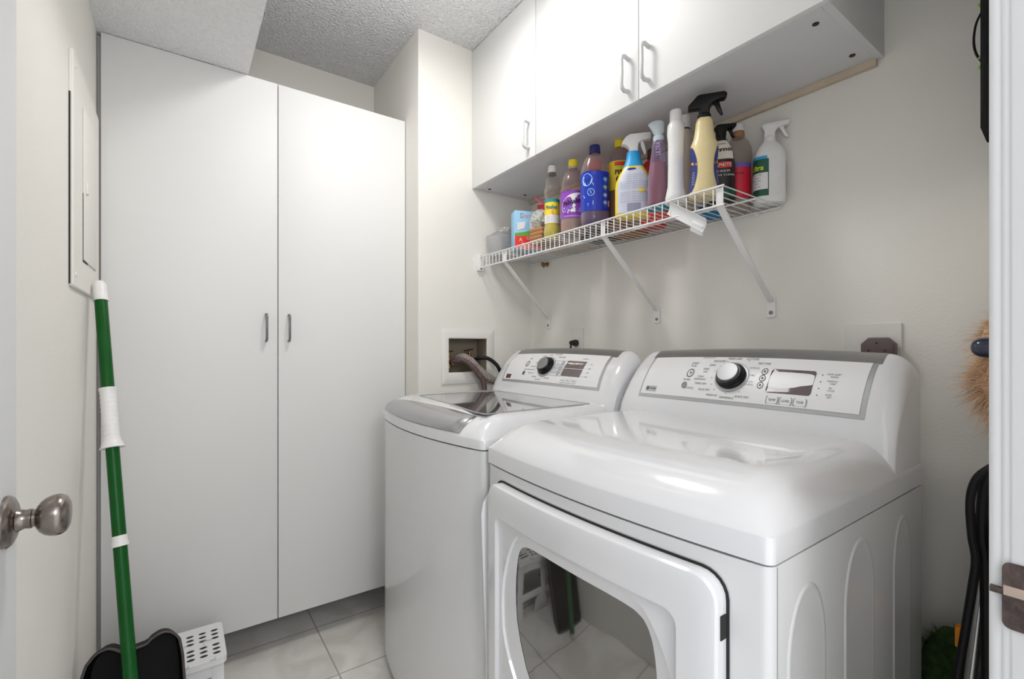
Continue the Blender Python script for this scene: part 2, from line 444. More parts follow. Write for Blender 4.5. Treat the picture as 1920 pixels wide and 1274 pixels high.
for y, z in ((0.03, 0.03), (0.03, 0.525), (0.395, 0.03)):
    b_ = MB(); b_.lathe([(0.006, 0.0075), (0.006, 0.0095), (0.004, 0.0105), (0, 0.0105)], (0, y, z), 'x', 14)
    b_.build('screw', M['plast2'], ep)

# ------------------------------------------------------------------ tall cupboard
YC = 1.915
tc_ = thing('tall_cupboard', 'tall white two-door cupboard filling the niche beside the boxed chase', 'cupboard', (0.30, YC, 0))
def L(x, y, z): return (x - 0.30, y - YC, z)
def lbox(mb_, x0, x1, y0, y1, z0, z1, m=0): mb_.box(x0 - .30, x1 - .30, y0 - YC, y1 - YC, z0, z1, m)
b_ = MB()
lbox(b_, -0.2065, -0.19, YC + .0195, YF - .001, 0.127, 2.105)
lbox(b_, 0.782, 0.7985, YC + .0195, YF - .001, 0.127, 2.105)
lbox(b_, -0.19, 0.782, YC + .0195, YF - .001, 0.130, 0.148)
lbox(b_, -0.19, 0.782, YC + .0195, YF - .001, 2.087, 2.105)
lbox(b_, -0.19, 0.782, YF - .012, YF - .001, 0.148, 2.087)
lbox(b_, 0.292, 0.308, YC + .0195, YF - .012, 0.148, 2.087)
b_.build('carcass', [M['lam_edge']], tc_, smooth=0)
b_ = MB(); lbox(b_, -0.15, 0.75, YC + .30, YC + .318, 0.001, 0.1298)
b_.build('toe_kick', M['lam_carc'], tc_, smooth=0)
for nm, x0, x1, hx in (('l', -0.196, 0.2985, 0.260), ('r', 0.3015, 0.797, 0.336)):
    b_ = MB(); lbox(b_, x0, x1, YC, YC + .018, 0.127, 2.108)
    dr = b_.build('door', M['lam'], tc_, bevel=0.001, bseg=2)
    h = MB()
    y0 = YC; hz = 1.204; hh = 0.048
    h.tube([L(hx, y0 + .001, hz - hh), L(hx, y0 - .016, hz - hh), L(hx, y0 - .022, hz - hh + .004), L(hx, y0 - .025, hz - hh + .010), L(hx, y0 - .025, hz + hh - .010), L(hx, y0 - .022, hz + hh - .004), L(hx, y0 - .016, hz + hh), L(hx, y0 + .001, hz + hh)], 0.0042, 12)
    h.build('handle', M['pewter'], dr, smooth=60)

# ------------------------------------------------------------------ wall cabinet
XC = 1.055; CZ = 1.832
wc = thing('wall_cabinet', 'white three-door wall cabinet hung under the ceiling above the wire shelf', 'cabinet', (XR, 1.0, CZ))
def wbox(mb_, x0, x1, y0, y1, z0, z1, m=0): mb_.box(x0 - XR, x1 - XR, y0 - 1.0, y1 - 1.0, z0 - CZ, z1 - CZ, m)
b_ = MB()
wbox(b_, XC + .019, XR - .001, 0.397, 0.413, CZ, 2.439)
wbox(b_, XC + .019, XR - .001, 1.768, 1.784, CZ, 2.439)
wbox(b_, XC + .019, XR - .004, 0.4135, 1.7675, CZ + .002, CZ + .018)
wbox(b_, XC + .019, XR - .001, 0.4135, 1.7675, 2.42, 2.439)
wbox(b_, XR - .010, XR - .001, 0.4135, 1.7675, CZ + .018, 2.42)
wbox(b_, XC + .019, XC + .036, 0.4135, 1.7675, CZ + .0005, CZ + .002)
b_.build('carcass', M['lam_carc'], wc, bevel=0.0006, bseg=1, smooth=0)
for y0, y1, hy in ((1.3345, 1.784, 1.371), (0.8675, 1.3315, 0.903), (0.397, 0.8645, 0.832)):
    b_ = MB(); wbox(b_, XC, XC + .018, y0, y1, CZ - .001, 2.437)
    dr = b_.build('door', M['lam'], wc, bevel=0.0008)
    hz = 1.916; hh = 0.050
    def Q(x, y, z): return (x - XR, y - 1.0, z - CZ)
    h = MB()
    h.tube([Q(XC + .001, hy, hz - hh + .004), Q(XC - .018, hy, hz - hh), Q(XC - .026, hy, hz - hh + .005), Q(XC - .029, hy, hz - hh + .014), Q(XC - .027, hy, hz), Q(XC - .029, hy, hz + hh - .014), Q(XC - .026, hy, hz + hh - .004), Q(XC - .018, hy, hz + hh), Q(XC + .001, hy, hz + hh - .004)],
           [0.006, 0.0058, 0.0055, 0.0048, 0.0042, 0.0048, 0.0055, 0.0058, 0.006], 12)
    h.build('handle', M['greyhandle'], dr, smooth=60)
for x, y in ((1.123, 0.443), (1.316, 0.440), (1.124, 1.748), (1.301, 1.722)):
    b_ = MB(); b_.lathe([(0.0, -0.0012), (0.0065, -0.0012), (0.0065, 0.001), (0, 0.001)], (x - XR, y - 1.0, 0.0015), 'z', 20, cap=False)
    b_.build('screw_cap', M['black'], wc)
b_ = MB(); b_.box(XR - .014, XR - .0005, 0.41, 1.784, CZ - .016, CZ + .0015)
tag(b_.build('ledger_strip', M['wood'], smooth=0), 'thin beige wooden strip on the wall along the back underside of the white wall cabinet', 'wood strip')

# ------------------------------------------------------------------ appliances
PROF0 = [(1.088, .880), (1.0935, .935), (1.100, .965), (1.108, .985), (1.119, 1.008), (1.131, 1.03), (1.145, 1.05), (1.160, 1.07), (1.176, 1.086), (1.190, 1.098), (1.203, 1.108), (1.215, 1.116), (1.228, 1.120), (1.239, 1.118), (1.247, 1.108), (1.252, 1.09), (1.252, .880)]
class Console:
    """curved control console: local frame x = depth, y = along the machine"""
    def __init__(s, Y0, Lg, xs): s.Y0 = Y0; s.L = Lg; s.xs = xs
    def pt(s, Yc, x, z):
        w = (Yc - s.Y0 - s.L / 2) / (s.L / 2); w = max(-1, min(1, w))
        h = max(0, (z - .935) / .185)
        front = max(0, min(1, (1.25 - x) / .10))
        X = x - .012 * (1 - w * w) * front + s.xs
        Z = z + .008 * (1 - w * w) * h - .003 * w * w * h
        e = min(Yc - s.Y0, s.Y0 + s.L - Yc); r = .045
        if e < r:
            k = 1 - math.sqrt(max(0, 1 - (1 - e / r) ** 2))
            X += .030 * k * front * (0.35 + h * .65); Z -= .052 * k * h * h
        return (X, Yc, Z)
    def body(s):
        mb_ = MB(); r = .045
        ys = [r * (1 - math.cos(PI / 2 * k / 10)) for k in range(10)]
        Y = [s.Y0 + y for y in ys] + [s.Y0 + r + (s.L - 2 * r) * k / 20 for k in range(21)] + [s.Y0 + s.L - y for y in reversed(ys)]
        mb_.rings([[s.pt(y, x, z) for x, z in PROF0] for y in Y])
        return mb_
    def face(s, off=0.0006):
        """map (Y world, z nominal) on the sloping front face"""
        def f(Yc, z):
            for i in range(len(PROF0) - 1):
                if PROF0[i][1] <= z <= PROF0[i + 1][1]: break
            (x0, z0), (x1, z1) = PROF0[i], PROF0[i + 1]
            t = (z - z0) / (z1 - z0)
            X, Yq, Z = s.pt(Yc, x0 + (x1 - x0) * t, z)
            nx, nz = -(1.098 - .985), (1.190 - 1.108); l = math.hypot(nx, nz)
            return (X + nx / l * off, Yq, Z + nz / l * off)
        return f
    def txt(s, off=0.0012):
        f = s.face(off)
        return lambda a, b: f(-a, b)      # a grows to the viewer's right (= -Y)

def bowbox(mb_, x0, xb, Y0, Lg, bow, z0, z1, r=0.016, n=20, m=0):
    """plan outline with bowed front, extruded"""
    def fx(y): w = (y - Y0 - Lg / 2) / (Lg / 2); return x0 - bow * (1 - w * w)
    out = []
    for k in range(6):
        a = PI / 2 * k / 5; out.append((x0 + r - r * math.sin(a), Y0 + r - r * math.cos(a)))
    for k in range(1, n): y = Y0 + r + (Lg - 2 * r) * k / n; out.append((fx(y) + 0.0, y))
    for k in range(6):
        a = PI / 2 * k / 5; out.append((x0 + r - r * math.cos(a), Y0 + Lg - r + r * math.sin(a)))
    out += [(xb, Y0 + Lg), (xb, Y0)]
    rs = [[(x, y, z) for x, y in out] for z in ([z0, z1] if not isinstance(z0, list) else z0)]
    mb_.rings(rs, m=m)

def smoothstep(t): t = max(0, min(1, t)); return t
def lid_surface(Y0, Lg, x0, xb, bow, zs, zt, zb, wf, ws, pf=2.3, ps=2.3, NX=64, NY=64, r=0.011):
    """domed machine top: skirt up to zs, dome up to zt"""
    def h(v, e):
        a = (1 - (1 - min(1, max(0, v) / wf)) ** pf) ** .78
        b = (1 - (1 - min(1, max(0, e) / ws)) ** ps) ** .78
        return zs + (zt - zs) * a * b
    def xfront(y):
        w = (y - Y0 - Lg / 2) / (Lg / 2)
        e = min(y - Y0, Y0 + Lg - y)
        c = 0
        if e < r: c = r - math.sqrt(max(0, r * r - (r - e) ** 2))
        return x0 - bow * (1 - w * w) + c
    def P(y, v):       # v = depth from the front
        x = xfront(y) + v
        return (x, y, h(v, min(y - Y0, Y0 + Lg - y)))
    mb_ = MB()
    tt = [(k / NX) ** 2.2 for k in range(NX + 1)]
    def gy(k):
        u = k / NY
        u = .5 - .5 * math.cos(PI * u); u = u * .6 + .4 * (3 * u * u - 2 * u ** 3); return Y0 + Lg * u
    g = []
    for j in range(NY + 1):
        y = gy(j); xf = xfront(y)
        g.append([P(y, (xb - xf) * t) for t in tt])
    v = [p for row in g for p in row]; n = NX + 1
    f = [(j * n + i, j * n + i + 1, (j + 1) * n + i + 1, (j + 1) * n + i) for j in range(NY) for i in range(NX)]
    mb_.add(v, f)
    # skirt all round
    loop = [g[j][0] for j in range(NY + 1)] + [g[NY][i] for i in range(1, NX + 1)] + [g[j][NX] for j in range(NY - 1, -1, -1)] + [g[0][i] for i in range(NX - 1, 0, -1)]
    low = [(p[0], p[1], zb) for p in loop]
    o = len(mb_.v); mb_.v += loop + low; q = len(loop)
    for k in range(q): mb_.f.append((o + k, o + (k + 1) % q, o + q + (k + 1) % q, o + q + k)); mb_.m.append(0)
    mb_.f.append(tuple(o + q + k for k in range(q))); mb_.m.append(0)
    return mb_, P, xfront

def merge(o):
    bm = bmesh.new(); bm.from_mesh(o.data); bmesh.ops.remove_doubles(bm, verts=bm.verts, dist=1e-5)
    bmesh.ops.recalc_face_normals(bm, faces=bm.faces); bm.to_mesh(o.data); bm.free()
    for p in o.data.polygons: p.use_smooth = True
    o.data.set_sharp_from_angle(angle=math.radians(65))

def panel_on(con, root, y0, y1, z0, z1, slant=0.0):
    """grey border, white fascia and the gunmetal band over the top"""
    f = con.face(0.0010); mb_ = MB()
    fs = lambda y, z: f(y + slant * (z - z0), z)
    patch(mb_, y0, y1, z0, z1, fs, 30, 10)
    b = mb_.build('panel_border', M['border'], root, smooth=60)
    f2 = con.face(0.0018); mb_ = MB()
    fs2 = lambda y, z: f2(y + slant * (z - z0), z)
    patch(mb_, y0 + .009, y1 - .006, z0 + .008, z1 - .0005, fs2, 30, 10)
    p = mb_.build('control_panel', M['plast'], root, smooth=60)
    mb_ = MB(); r = []
    for k in range(25):
        y = y0 - .006 + (y1 - y0 + .012) * k / 24
        r.append([con.pt(y, x - .0006 if i < 5 else x, z + .0007) for i, (x, z) in enumerate(PROF0[9:15])])
    mb_.rings(r, False, False, closed=False)
    mb_.build('top_band', M['silverband'], root, smooth=60)
    return p
def knob_on(con, root, Yk, zk, R, m1=None):
    f0 = Vector(con.face(0)(Yk, zk)); nrm = Vector((-(.113), 0, .082)).normalized()
    rot = nrm.to_track_quat('Z', 'Y').to_matrix().to_4x4(); rot.translation = f0
    def tr(mb_): mb_.v = [tuple(rot @ Vector(v)) for v in mb_.v]; return mb_
    a = MB(); a.lathe([(R * 1.28, 0.0012), (R * 1.28, 0.0030), (R * 1.22, 0.0036), (0, 0.0036)], n=40, cap=False)
    ring = tr(a).build('dial_ring', M['border'], root)
    a = MB(); a.lathe([(R * 1.10, 0.003), (R * 1.10, 0.010), (R * 1.04, 0.0125), (R * .98, 0.013), (R * .93, 0.021), (R * .90, 0.0225), (0, 0.0225)], n=40, cap=False)
    k = tr(a).build('dial_knob', M['black'], root)
    a = MB(); a.lathe([(R * .80, 0.020), (R * .80, 0.0255), (R * .76, 0.0275), (R * .4, 0.0280), (0, 0.0280)], n=40, cap=False)
    tr(a).build('knob_cap', M['chrome'], k)
    return k
def ringbtn(con, root, Y, z, r, name='round_button', fill='plast'):
    f = con.txt(0.0024); a = MB(); disc2(a, -Y, z, r, f, 0, 24)
    f = con.txt(0.0028); disc2(a, -Y, z, r, f, 1, 24, r0=r * .78)
    return a.build(name, [M[fill], M['ink']], root, smooth=0)

# ======== dryer
DY0, DL = 0.296, 0.684
dry = thing('clothes_dryer', 'white front-loading clothes dryer with dark window in its door, nearer machine of the pair', 'dryer', (0.95, DY0 + DL / 2, 0))
def fixroot(root):
    """children were modelled in world coordinates"""
    for ob in list(bpy.data.objects):
        if ob.parent == root and ob.type == 'MESH' and not ob.get('_ok'):
            ob.matrix_parent_inverse = Matrix.Identity(4)
            ob.data.transform(Matrix.Rotation(-root.rotation_euler.z, 4, 'Z') @ Matrix.Translation(-root.location))
            def sub(o):
                for c in [q for q in bpy.data.objects if q.parent == o]:
                    if not c.get('_ok'): c.data.transform(Matrix.Rotation(-root.rotation_euler.z, 4, 'Z') @ Matrix.Translation(-root.location)); sub(c)
            sub(ob)
DX, DB = 0.622, 1.256
dbow = 0.026
def dfx(y, off=0.0):
    w = (y - DY0 - DL / 2) / (DL / 2)
    return DX - dbow * (1 - w * w) - off
b_ = MB(); bowbox(b_, DX + .001, DB, DY0 + .0015, DL - .003, dbow, 0.028, 0.8465)
b_.build('cabinet_body', M['applside'], dry, smooth=35)
b_ = MB(); bowbox(b_, DX + .012, DB - .01, DY0 + .008, DL - .016, dbow, 0.8460, 0.8515)
b_.build('lid_gap', M['gap_shade'], dry)
for y in (DY0 + .05, DY0 + DL - .05):
    for x in (DX + .05, DB - .06):
        b_ = MB(); b_.lathe([(0.02, 0.0), (0.022, 0.004), (0.014, 0.012), (0.012, 0.029)], (x, y, 0.0)); b_.build('foot', M['rubber'], dry)
mb_, DP, _ = lid_surface(DY0, DL, DX, DB, dbow, .886, .950, .8505, .135, .075, 2.4, 2.3)
o = mb_.build('top_lid', M['appl'], dry); merge(o)
dc = Console(DY0 + .002, DL - .004, 0.0)
dc.body().build('console', M['appl'], dry, smooth=50)
pan = panel_on(dc, dry, 0.350, 0.908, 0.989, 1.099)
knob_on(dc, dry, 0.638, 1.052, 0.0335)
T = dc.txt(0.0026)
b_ = MB()
for t, y, z, s in (('START', .757, 1.0815, .0072), ('PAUSE', .757, 1.075, .0055), ('POWER', .760, 1.040, .0062), ('COTTONS', .606, 1.0945, .0066), ('MIXED LOAD', .652, 1.0945, .0062), ('DELICATES', .690, 1.0880, .0066), ('JEANS', .703, 1.0780, .0062), ('SPEED', .715, 1.068, .0062), ('DRY', .714, 1.061, .0062),
                   ('STEAM', .722, 1.049, .006), ('DEWRINKLE', .722, 1.0425, .006), ('TIMED DRY', .715, 1.032, .0066), ('RACK DRY', .700, 1.018, .0066), ('WARM UP', .676, 1.0065, .0066), ('DEWRINKLE', .635, 1.0035, .0066), ('QUICK DRY', .598, 1.0085, .0066), ('EASY CARE', .572, 1.0855, .006)):
    put_text(b_, t, -y, z, s, T)
for y, z in ((.668, 1.088), (.680, 1.076), (.688, 1.064), (.690, 1.048), (.684, 1.032), (.672, 1.020), (.640, 1.0135), (.606, 1.019), (.612, 1.0905)): disc2(b_, -y, z, .0011, T, 0, 8)
b_.build('cycle_lettering', M['ink'], pan, smooth=0)
b_ = MB()
for t, y, z, s in (('SENSOR DRY', .726, 1.0965, .0062), ('EXTENDED', .590, 1.0745, .0050), ('TUMBLE', .590, 1.058, .0050), ('LOCK', .588, 1.0435, .005), ('CONTROL', .590, 1.037, .005), ('EXPRESS', .745, 1.0195, .0075)): put_text(b_, t, -y, z, s, T)
b_.build('pale_lettering', M['inklight'], pan, smooth=0)
ringbtn(dc, dry, .757, 1.057, .0105, 'start_button')
b_ = MB(); put_text(b_, '▮▮' if False else 'II', -.757, 1.057, .009, dc.txt(.003), bold=.05); put_text(b_, '>', -.752, 1.057, .007, dc.txt(.003)); b_.build('button_symbol', M['ink'], pan, smooth=0)
ringbtn(dc, dry, .762, 1.026, .0078, 'power_button', 'border')
for z in (1.068, 1.053, 1.0375): ringbtn(dc, dry, .562, z, .0072, 'option_button')
T3 = dc.txt(.0031)
for z in (1.068, 1.053, 1.0375): b_ = MB(); disc2(b_, -.562, z, .0026, T3, 0, 6); b_.build('option_symbol', M['ink'], pan, smooth=0)
b_ = MB(); disc2(b_, -.762, 1.026, .0035, T3, 0, 16, r0=.0026); b_.build('power_symbol', M['ink'], pan, smooth=0)
b_ = MB(); T4 = dc.txt(.0028)
o_ = rrect(-.5465, -.452, 1.0235, 1.0745, .006)
b_.rings([[dc.txt(.0015)(x, y) for x, y in o_], [T4(x, y) for x, y in o_]], False, True)
dsp = b_.build('display_window', M['disp2'], dry, smooth=0)
b_ = MB(); put_text(b_, 'ESTIMATED', -.492, 1.0705, .0032, dc.txt(.0030)); b_.build('display_lettering', M['dark'], dsp, smooth=0)
for y, t in ((.527, 'TEMP'), (.498, 'LEVEL'), (.4685, 'TIME')):
    b_ = MB(); o_ = rrect(-y - .0125, -y + .0125, 1.0000, 1.0150, .004); i_ = rrect(-y - .0110, -y + .0110, 1.0012, 1.0138, .003)
    b_.rings([[dc.txt(.0016)(*p) for p in o_], [dc.txt(.0032)(*p) for p in i_]], False, True)
    bt = b_.build('push_button', M['plast'], dry, smooth=0)
    b_ = MB(); put_text(b_, t, -y, 1.0075, .0072, dc.txt(.0036))
    for sx_ in (-1, 1):
        pts = [(-y + sx_ * .0100, 1.0158), (-y + sx_ * .0125, 1.0150), (-y + sx_ * .0135, 1.012), (-y + sx_ * .0135, 1.003), (-y + sx_ * .0125, 1.0), (-y + sx_ * .0100, .9992)]
        ip = [(-y + sx_ * .0098, 1.0148), (-y + sx_ * .0118, 1.0142), (-y + sx_ * .0125, 1.0115), (-y + sx_ * .0125, 1.0035), (-y + sx_ * .0118, 1.0008), (-y + sx_ * .0098, 1.0002)]
        poly2(b_, pts + list(reversed(ip)), dc.txt(.0034))
    b_.build('button_lettering', M['ink'], bt, smooth=0)
b_ = MB()
for z, t1, t2 in ((1.0680, 'DAMP ALERT', 'SIGNAL'), (1.0540, 'WRINKLE', 'CARE'), (1.0400, 'MY', 'CYCLE'), (1.0265, 'RACK', 'DRY')):
    put_text(b_, t1, -.418, z + .002, .0045, T); put_text(b_, t2, -.416, z - .003, .0045, T); disc2(b_, -.4395, z, .0013, T, 0, 8)
b_.build('option_lettering', M['ink'], pan, smooth=0)
b_ = MB(); o_ = rrect(-.886, -.850, 1.0045, 1.0185, .002)
b_.rings([[dc.txt(.0016)(*p) for p in o_], [dc.txt(.0030)(*p) for p in o_]], False, True)
bd = b_.build('badge', M['border'], dry, smooth=0)
b_ = MB(); disc2(b_, -.8795, 1.0115, .0048, dc.txt(.0034), 0, 20); put_text(b_, 'Profile', -.8615, 1.0115, .0078, dc.txt(.0034)); b_.build('badge_lettering', M['ink'], bd, smooth=0)

# door of the dryer
ND = 288
C0 = (0.64, 0.52)
def F(y, z, off): return (dfx(y, off), y, z)
outer = raypoly(rrect(0.353, 0.925, 0.16, 0.820, 0.034, 8), C0, ND)
def shrink(p, d): 
    out = []
    for y, z in p:
        v = Vector((y - C0[0], z - C0[1])); l = v.length
        out.append((C0[0] + v.x * (l - d) / l, C0[1] + v.y * (l - d) / l))
    return out
pocket = raypoly(rrect(0.3485, 0.9295, 0.1555, 0.8245, 0.038, 8), C0, ND)
b_ = MB(); b_.rings([[F(y, z, 0.0006) for y, z in pocket], [F(y, z, 0.0009) for y, z in outer]], False, True)
b_.build('door_gap', M['gap_shade'], dry, smooth=0)
recess = raypoly([(0.411 + .012, 0.752)] and rrect(0.411, 0.884, 0.27, 0.752, 0.022, 6), C0, ND)
half = [(0.0, .740), (.10, .740), (.160, .736), (.188, .706), (.212, .657), (.229, .60), (.231, .54), (.226, .49), (.190, .430), (.130, .375), (.06, .345), (0, .34)]
dish = raypoly(smoothpoly([(C0[0] + a, z) for a, z in half] + [(C0[0] - a, z) for a, z in reversed(half[1:-1])], 1), C0, ND)
halfg = [(0, .716), (.11, .716), (.155, .711), (.174, .688), (.183, .645), (.186, .59), (.178, .523), (.134, .438), (.07, .395), (0, .385)]
glass = raypoly(smoothpoly([(C0[0] + a, z) for a, z in halfg] + [(C0[0] - a, z) for a, z in reversed(halfg[1:-1])], 1), C0, ND)
def mixp(a, b, t): return [(p[0] * (1 - t) + q[0] * t, p[1] * (1 - t) + q[1] * t) for p, q in zip(a, b)]
b_ = MB()
b_.rings([[F(y, z, .001) for y, z in outer], [F(y, z, .020) for y, z in outer], [F(y, z, .0245) for y, z in shrink(outer, .0035)], [F(y, z, .0262) for y, z in shrink(outer, .010)],
          [F(y, z, .0268) for y, z in mixp(outer, recess, .5)], [F(y, z, .0268) for y, z in shrink(recess, -.0015)], [F(y, z, .0260) for y, z in recess], [F(y, z, .0165) for y, z in shrink(recess, .0015)],
          [F(y, z, .0160) for y, z in mixp(recess, dish, .6)], [F(y, z, .0160) for y, z in dish], [F(y, z, .0100) for y, z in shrink(dish, .002)], [F(y, z, .0070) for y, z in mixp(dish, glass, .72)], [F(y, z, .0052) for y, z in glass]], False, False)
dd = b_.build('dryer_door', M['appl'], dry, smooth=28)
b_ = MB()
b_.add([F(C0[0], C0[1], .0045)] + [F(y, z, .0045) for y, z in shrink(glass, -.001)], [(0, 1 + k, 1 + (k + 1) % ND) for k in range(ND)])
gl = b_.build('door_window', M['glassdark'], dd, smooth=60)
b_ = MB(); b_.box(0.5985, 0.611, 0.3515, 0.3535, 0.735, 0.768)
b_.build('hinge_slot', M['gap_shade'], dd, smooth=0)
# door pull standing out on the left edge
b_ = MB(); rr = []
for k in range(21):
    t = k / 20; z = 0.79 - .52 * t
    d = 0.034 * (math.sin(PI * min(1, t * 9 + .05) / 2)) ** .5 if t < .11 else .034 - .012 * min(1, (t - .11) * 1.6)
    if t > .93: d *= (1 - t) / .07 * .8 + .2
    x = DX - .002
    rr.append([(x - d, .947, z), (x - d - .002, .9445, z), (x - d + .001, .9425, z), (x - .001, .9375, z), (x - .001, .941, z)])
b_.rings(rr); b_.build('door_handle', M['appl'], dd, smooth=50)
# pressed arches on the side panel
for cx, w, zt in ((0.727, 0.062, 0.800), (0.922, 0.066, 0.818), (1.134, 0.052, 0.812)):
    def arch(d, w=w, zt=zt, cx=cx):
        ww = w - d; zb = .12 + d; top = zt - d
        pts = [(cx - ww, zb), (cx + ww, zb)]
        for k in range(17):
            a = PI * k / 16; pts.append((cx + ww * math.cos(a), top - .10 + .10 * math.sin(a)))
        return pts
    b_ = MB()
    b_.rings([[(x, DY0 + .0020, z) for x, z in arch(0)], [(x, DY0 + .0002, z) for x, z in arch(.003)], [(x, DY0 - .0002, z) for x, z in arch(.006)], [(x, DY0 + .0002, z) for x, z in arch(.010)], [(x, DY0 + .0008, z) for x, z in arch(.015)]], False, True)
    b_.build('pressed_panel', M['applside'], dry, smooth=60)
b_ = MB(); b_.box(DX + .016, DX + .0172, DY0 + .0008, DY0 + .0016, .03, .845)
b_.build('side_seam', M['border'], dry, smooth=0)
fixroot(dry)

# ======== washer
WY0, WL, WX, WB, wbow = 0.990, 0.695, 0.616, 1.235, 0.044
wash = thing('washing_machine', 'white top-loading washing machine with grey glass lid, farther machine beside the chase', 'washing machine', (0.95, WY0 + WL / 2, 0))
b_ = MB(); bowbox(b_, WX + .001, WB, WY0 + .0015, WL - .003, wbow, 0.034, 0.8715, n=24)
b_.build('cabinet_body', M['applside'], wash, smooth=35)
b_ = MB(); bowbox(b_, WX + .012, WB - .01, WY0 + .008, WL - .016, wbow, 0.8710, 0.8765)
b_.build('lid_gap', M['gap_shade'], wash)
b_ = MB(); bowbox(b_, WX + .04, WB - .03, WY0 + .02, WL - .04, wbow, 0.018, 0.0345)
b_.build('base_tray', M['rubber'], wash)
for y in (WY0 + .05, WY0 + WL - .05):
    for x in (WX + .07, WB - .06):
        b_ = MB(); b_.lathe([(0.02, 0.0), (0.022, 0.004), (0.014, 0.010), (0.012, 0.019)], (x, y, 0.0)); b_.build('foot', M['rubber'], wash)
mb_, WP, wfx = lid_surface(WY0, WL, WX, WB, wbow, .899, .955, .8755, .11, .055, 2.2, 2.4)
o = mb_.build('top_deck', M['appl'], wash); merge(o)
wcn = Console(WY0 + .002, WL - .004, -0.012)
wcn.body().build('console', M['appl'], wash, smooth=50)
pan = panel_on(wcn, wash, 1.058, 1.608, 0.992, 1.100, 0.12)
knob_on(wcn, wash, 1.352, 1.0535, 0.0335)
T = wcn.txt(.0026)
b_ = MB(); patch(b_, -1.325, -1.252, 1.024, 1.076, wcn.txt(.0021), 10, 4); b_.build('grey_field', M['greyp'], pan, smooth=0)
b_ = MB()
for t, y, z, s in (('START', 1.475, 1.0795, .006), ('POWER', 1.470, 1.040, .006), ('WHITES', 1.372, 1.0930, .0055), ('COLORS', 1.405, 1.089, .0055), ('BULKY ITEMS', 1.330, 1.0965, .0058), ('MIXED LOADS', 1.300, 1.0870, .006), ('JEANS', 1.413, 1.0785, .0055), ('CASUALS', 1.418, 1.066, .0055), ('ACTIVE WEAR', 1.433, 1.052, .0055), ('NORMAL HEAVY', 1.435, 1.040, .0055),
                   ('SPEED WASH', 1.428, 1.028, .0055), ('DELICATES', 1.398, 1.016, .0055), ('HAND WASH', 1.372, 1.007, .0055), ('DRAIN SPIN', 1.324, 1.014, .0055), ('ESTIMATED', 1.175, 1.0845, .0048)): put_text(b_, t, -y, z, s, T)
b_.build('cycle_lettering', M['ink'], pan, smooth=0)
b_ = MB()
for i, z in enumerate((1.069, 1.055, 1.042, 1.029)):
    put_text(b_, ('SOIL', 'SPIN', 'TEMP', 'RINSE')[i], -1.1325, z, .006, T); disc2(b_, -1.150, z, .0013, T, 0, 8)
for z in (1.068, 1.050, 1.033): put_text(b_, 'OPTION', -1.300, z, .0045, T)
b_.build('option_lettering', M['inklight'], pan, smooth=0)
ringbtn(wcn, wash, 1.476, 1.061, .0105, 'start_button', 'greyp'); ringbtn(wcn, wash, 1.472, 1.027, .0075, 'power_button', 'ink')
for z in (1.068, 1.050, 1.033): ringbtn(wcn, wash, 1.272, z, .0062, 'option_button', 'greyp')
for z0, z1 in ((1.0525, 1.0765), (1.026, 1.0505)):
    b_ = MB(); o_ = rrect(-1.2525, -1.160, z0, z1, .0015)
    b_.rings([[wcn.txt(.0015)(*p) for p in o_], [wcn.txt(.0028)(*p) for p in o_]], False, True)
    dsp = b_.build('display_window', M['disp'], wash, smooth=0)
    if z0 > 1.05:
        b_ = MB(); put_text(b_, 'DELAY', -1.203, 1.0645, .013, wcn.txt(.0031)); b_.build('display_lettering', M['dispink'], dsp, smooth=0)
for y, t in ((1.234, 'SOIL'), (1.2065, 'SPIN'), (1.179, 'TEMP')):
    b_ = MB(); o_ = rrect(-y - .0115, -y + .0115, 1.0035, 1.0180, .003); i_ = rrect(-y - .0100, -y + .0100, 1.0052, 1.0172, .0025)
    b_.rings([[wcn.txt(.0016)(*p) for p in o_], [wcn.txt(.0030)(*p) for p in o_]], False, True, m=0)
    b_.rings([[wcn.txt(.0030)(*p) for p in i_], [wcn.txt(.0034)(*p) for p in i_]], False, True, m=1)
    bt = b_.build('push_button', [M['greyp'], M['plast']], wash, smooth=0)
    b_ = MB(); put_text(b_, t, -y, 1.0112, .006, wcn.txt(.0038)); b_.build('button_lettering', M['ink'], bt, smooth=0)
b_ = MB(); o_ = rrect(-1.585, -1.552, 1.0045, 1.0195, .001)
b_.rings([[wcn.txt(.0016)(*p) for p in o_], [wcn.txt(.0030)(*p) for p in o_]], False, True)
bd = b_.build('badge', M['brown'], wash, smooth=0)
b_ = MB(); put_text(b_, 'HE', -1.600, 1.0925, .007, T); b_.build('mark_lettering', M['inklight'], pan, smooth=0)
# glass window of the lid
b_ = MB()
gpoly = [(1.046, .660), (1.090, .655), (1.30, .690), (1.585, .715), (1.592, .735), (1.570, 1.045), (1.05, 1.045)]
rim = [(y, x, .9552) for y, x in gpoly]
b_.add([(x, y, .9560) for y, x in gpoly] , [tuple(range(len(gpoly)))])
lid = b_.build('lid_window', M['lidglass'], wash, smooth=0)
b_ = MB(); pts = [(x, y, .9560) for y, x in gpoly]; pts.append(pts[0]); b_.tube(pts, .0018, 6)
b_.build('window_rim', M['border'], lid)
# seam between lid and deck
b_ = MB()
sm = [WP(1.052 - .012 * min(1, k / 6), .045 + k * .045) for k in range(0, 9)]
b_.tube([(p[0], p[1], p[2] + .0002) for p in sm], .0014, 6); b_.build('lid_seam', M['border'], wash)
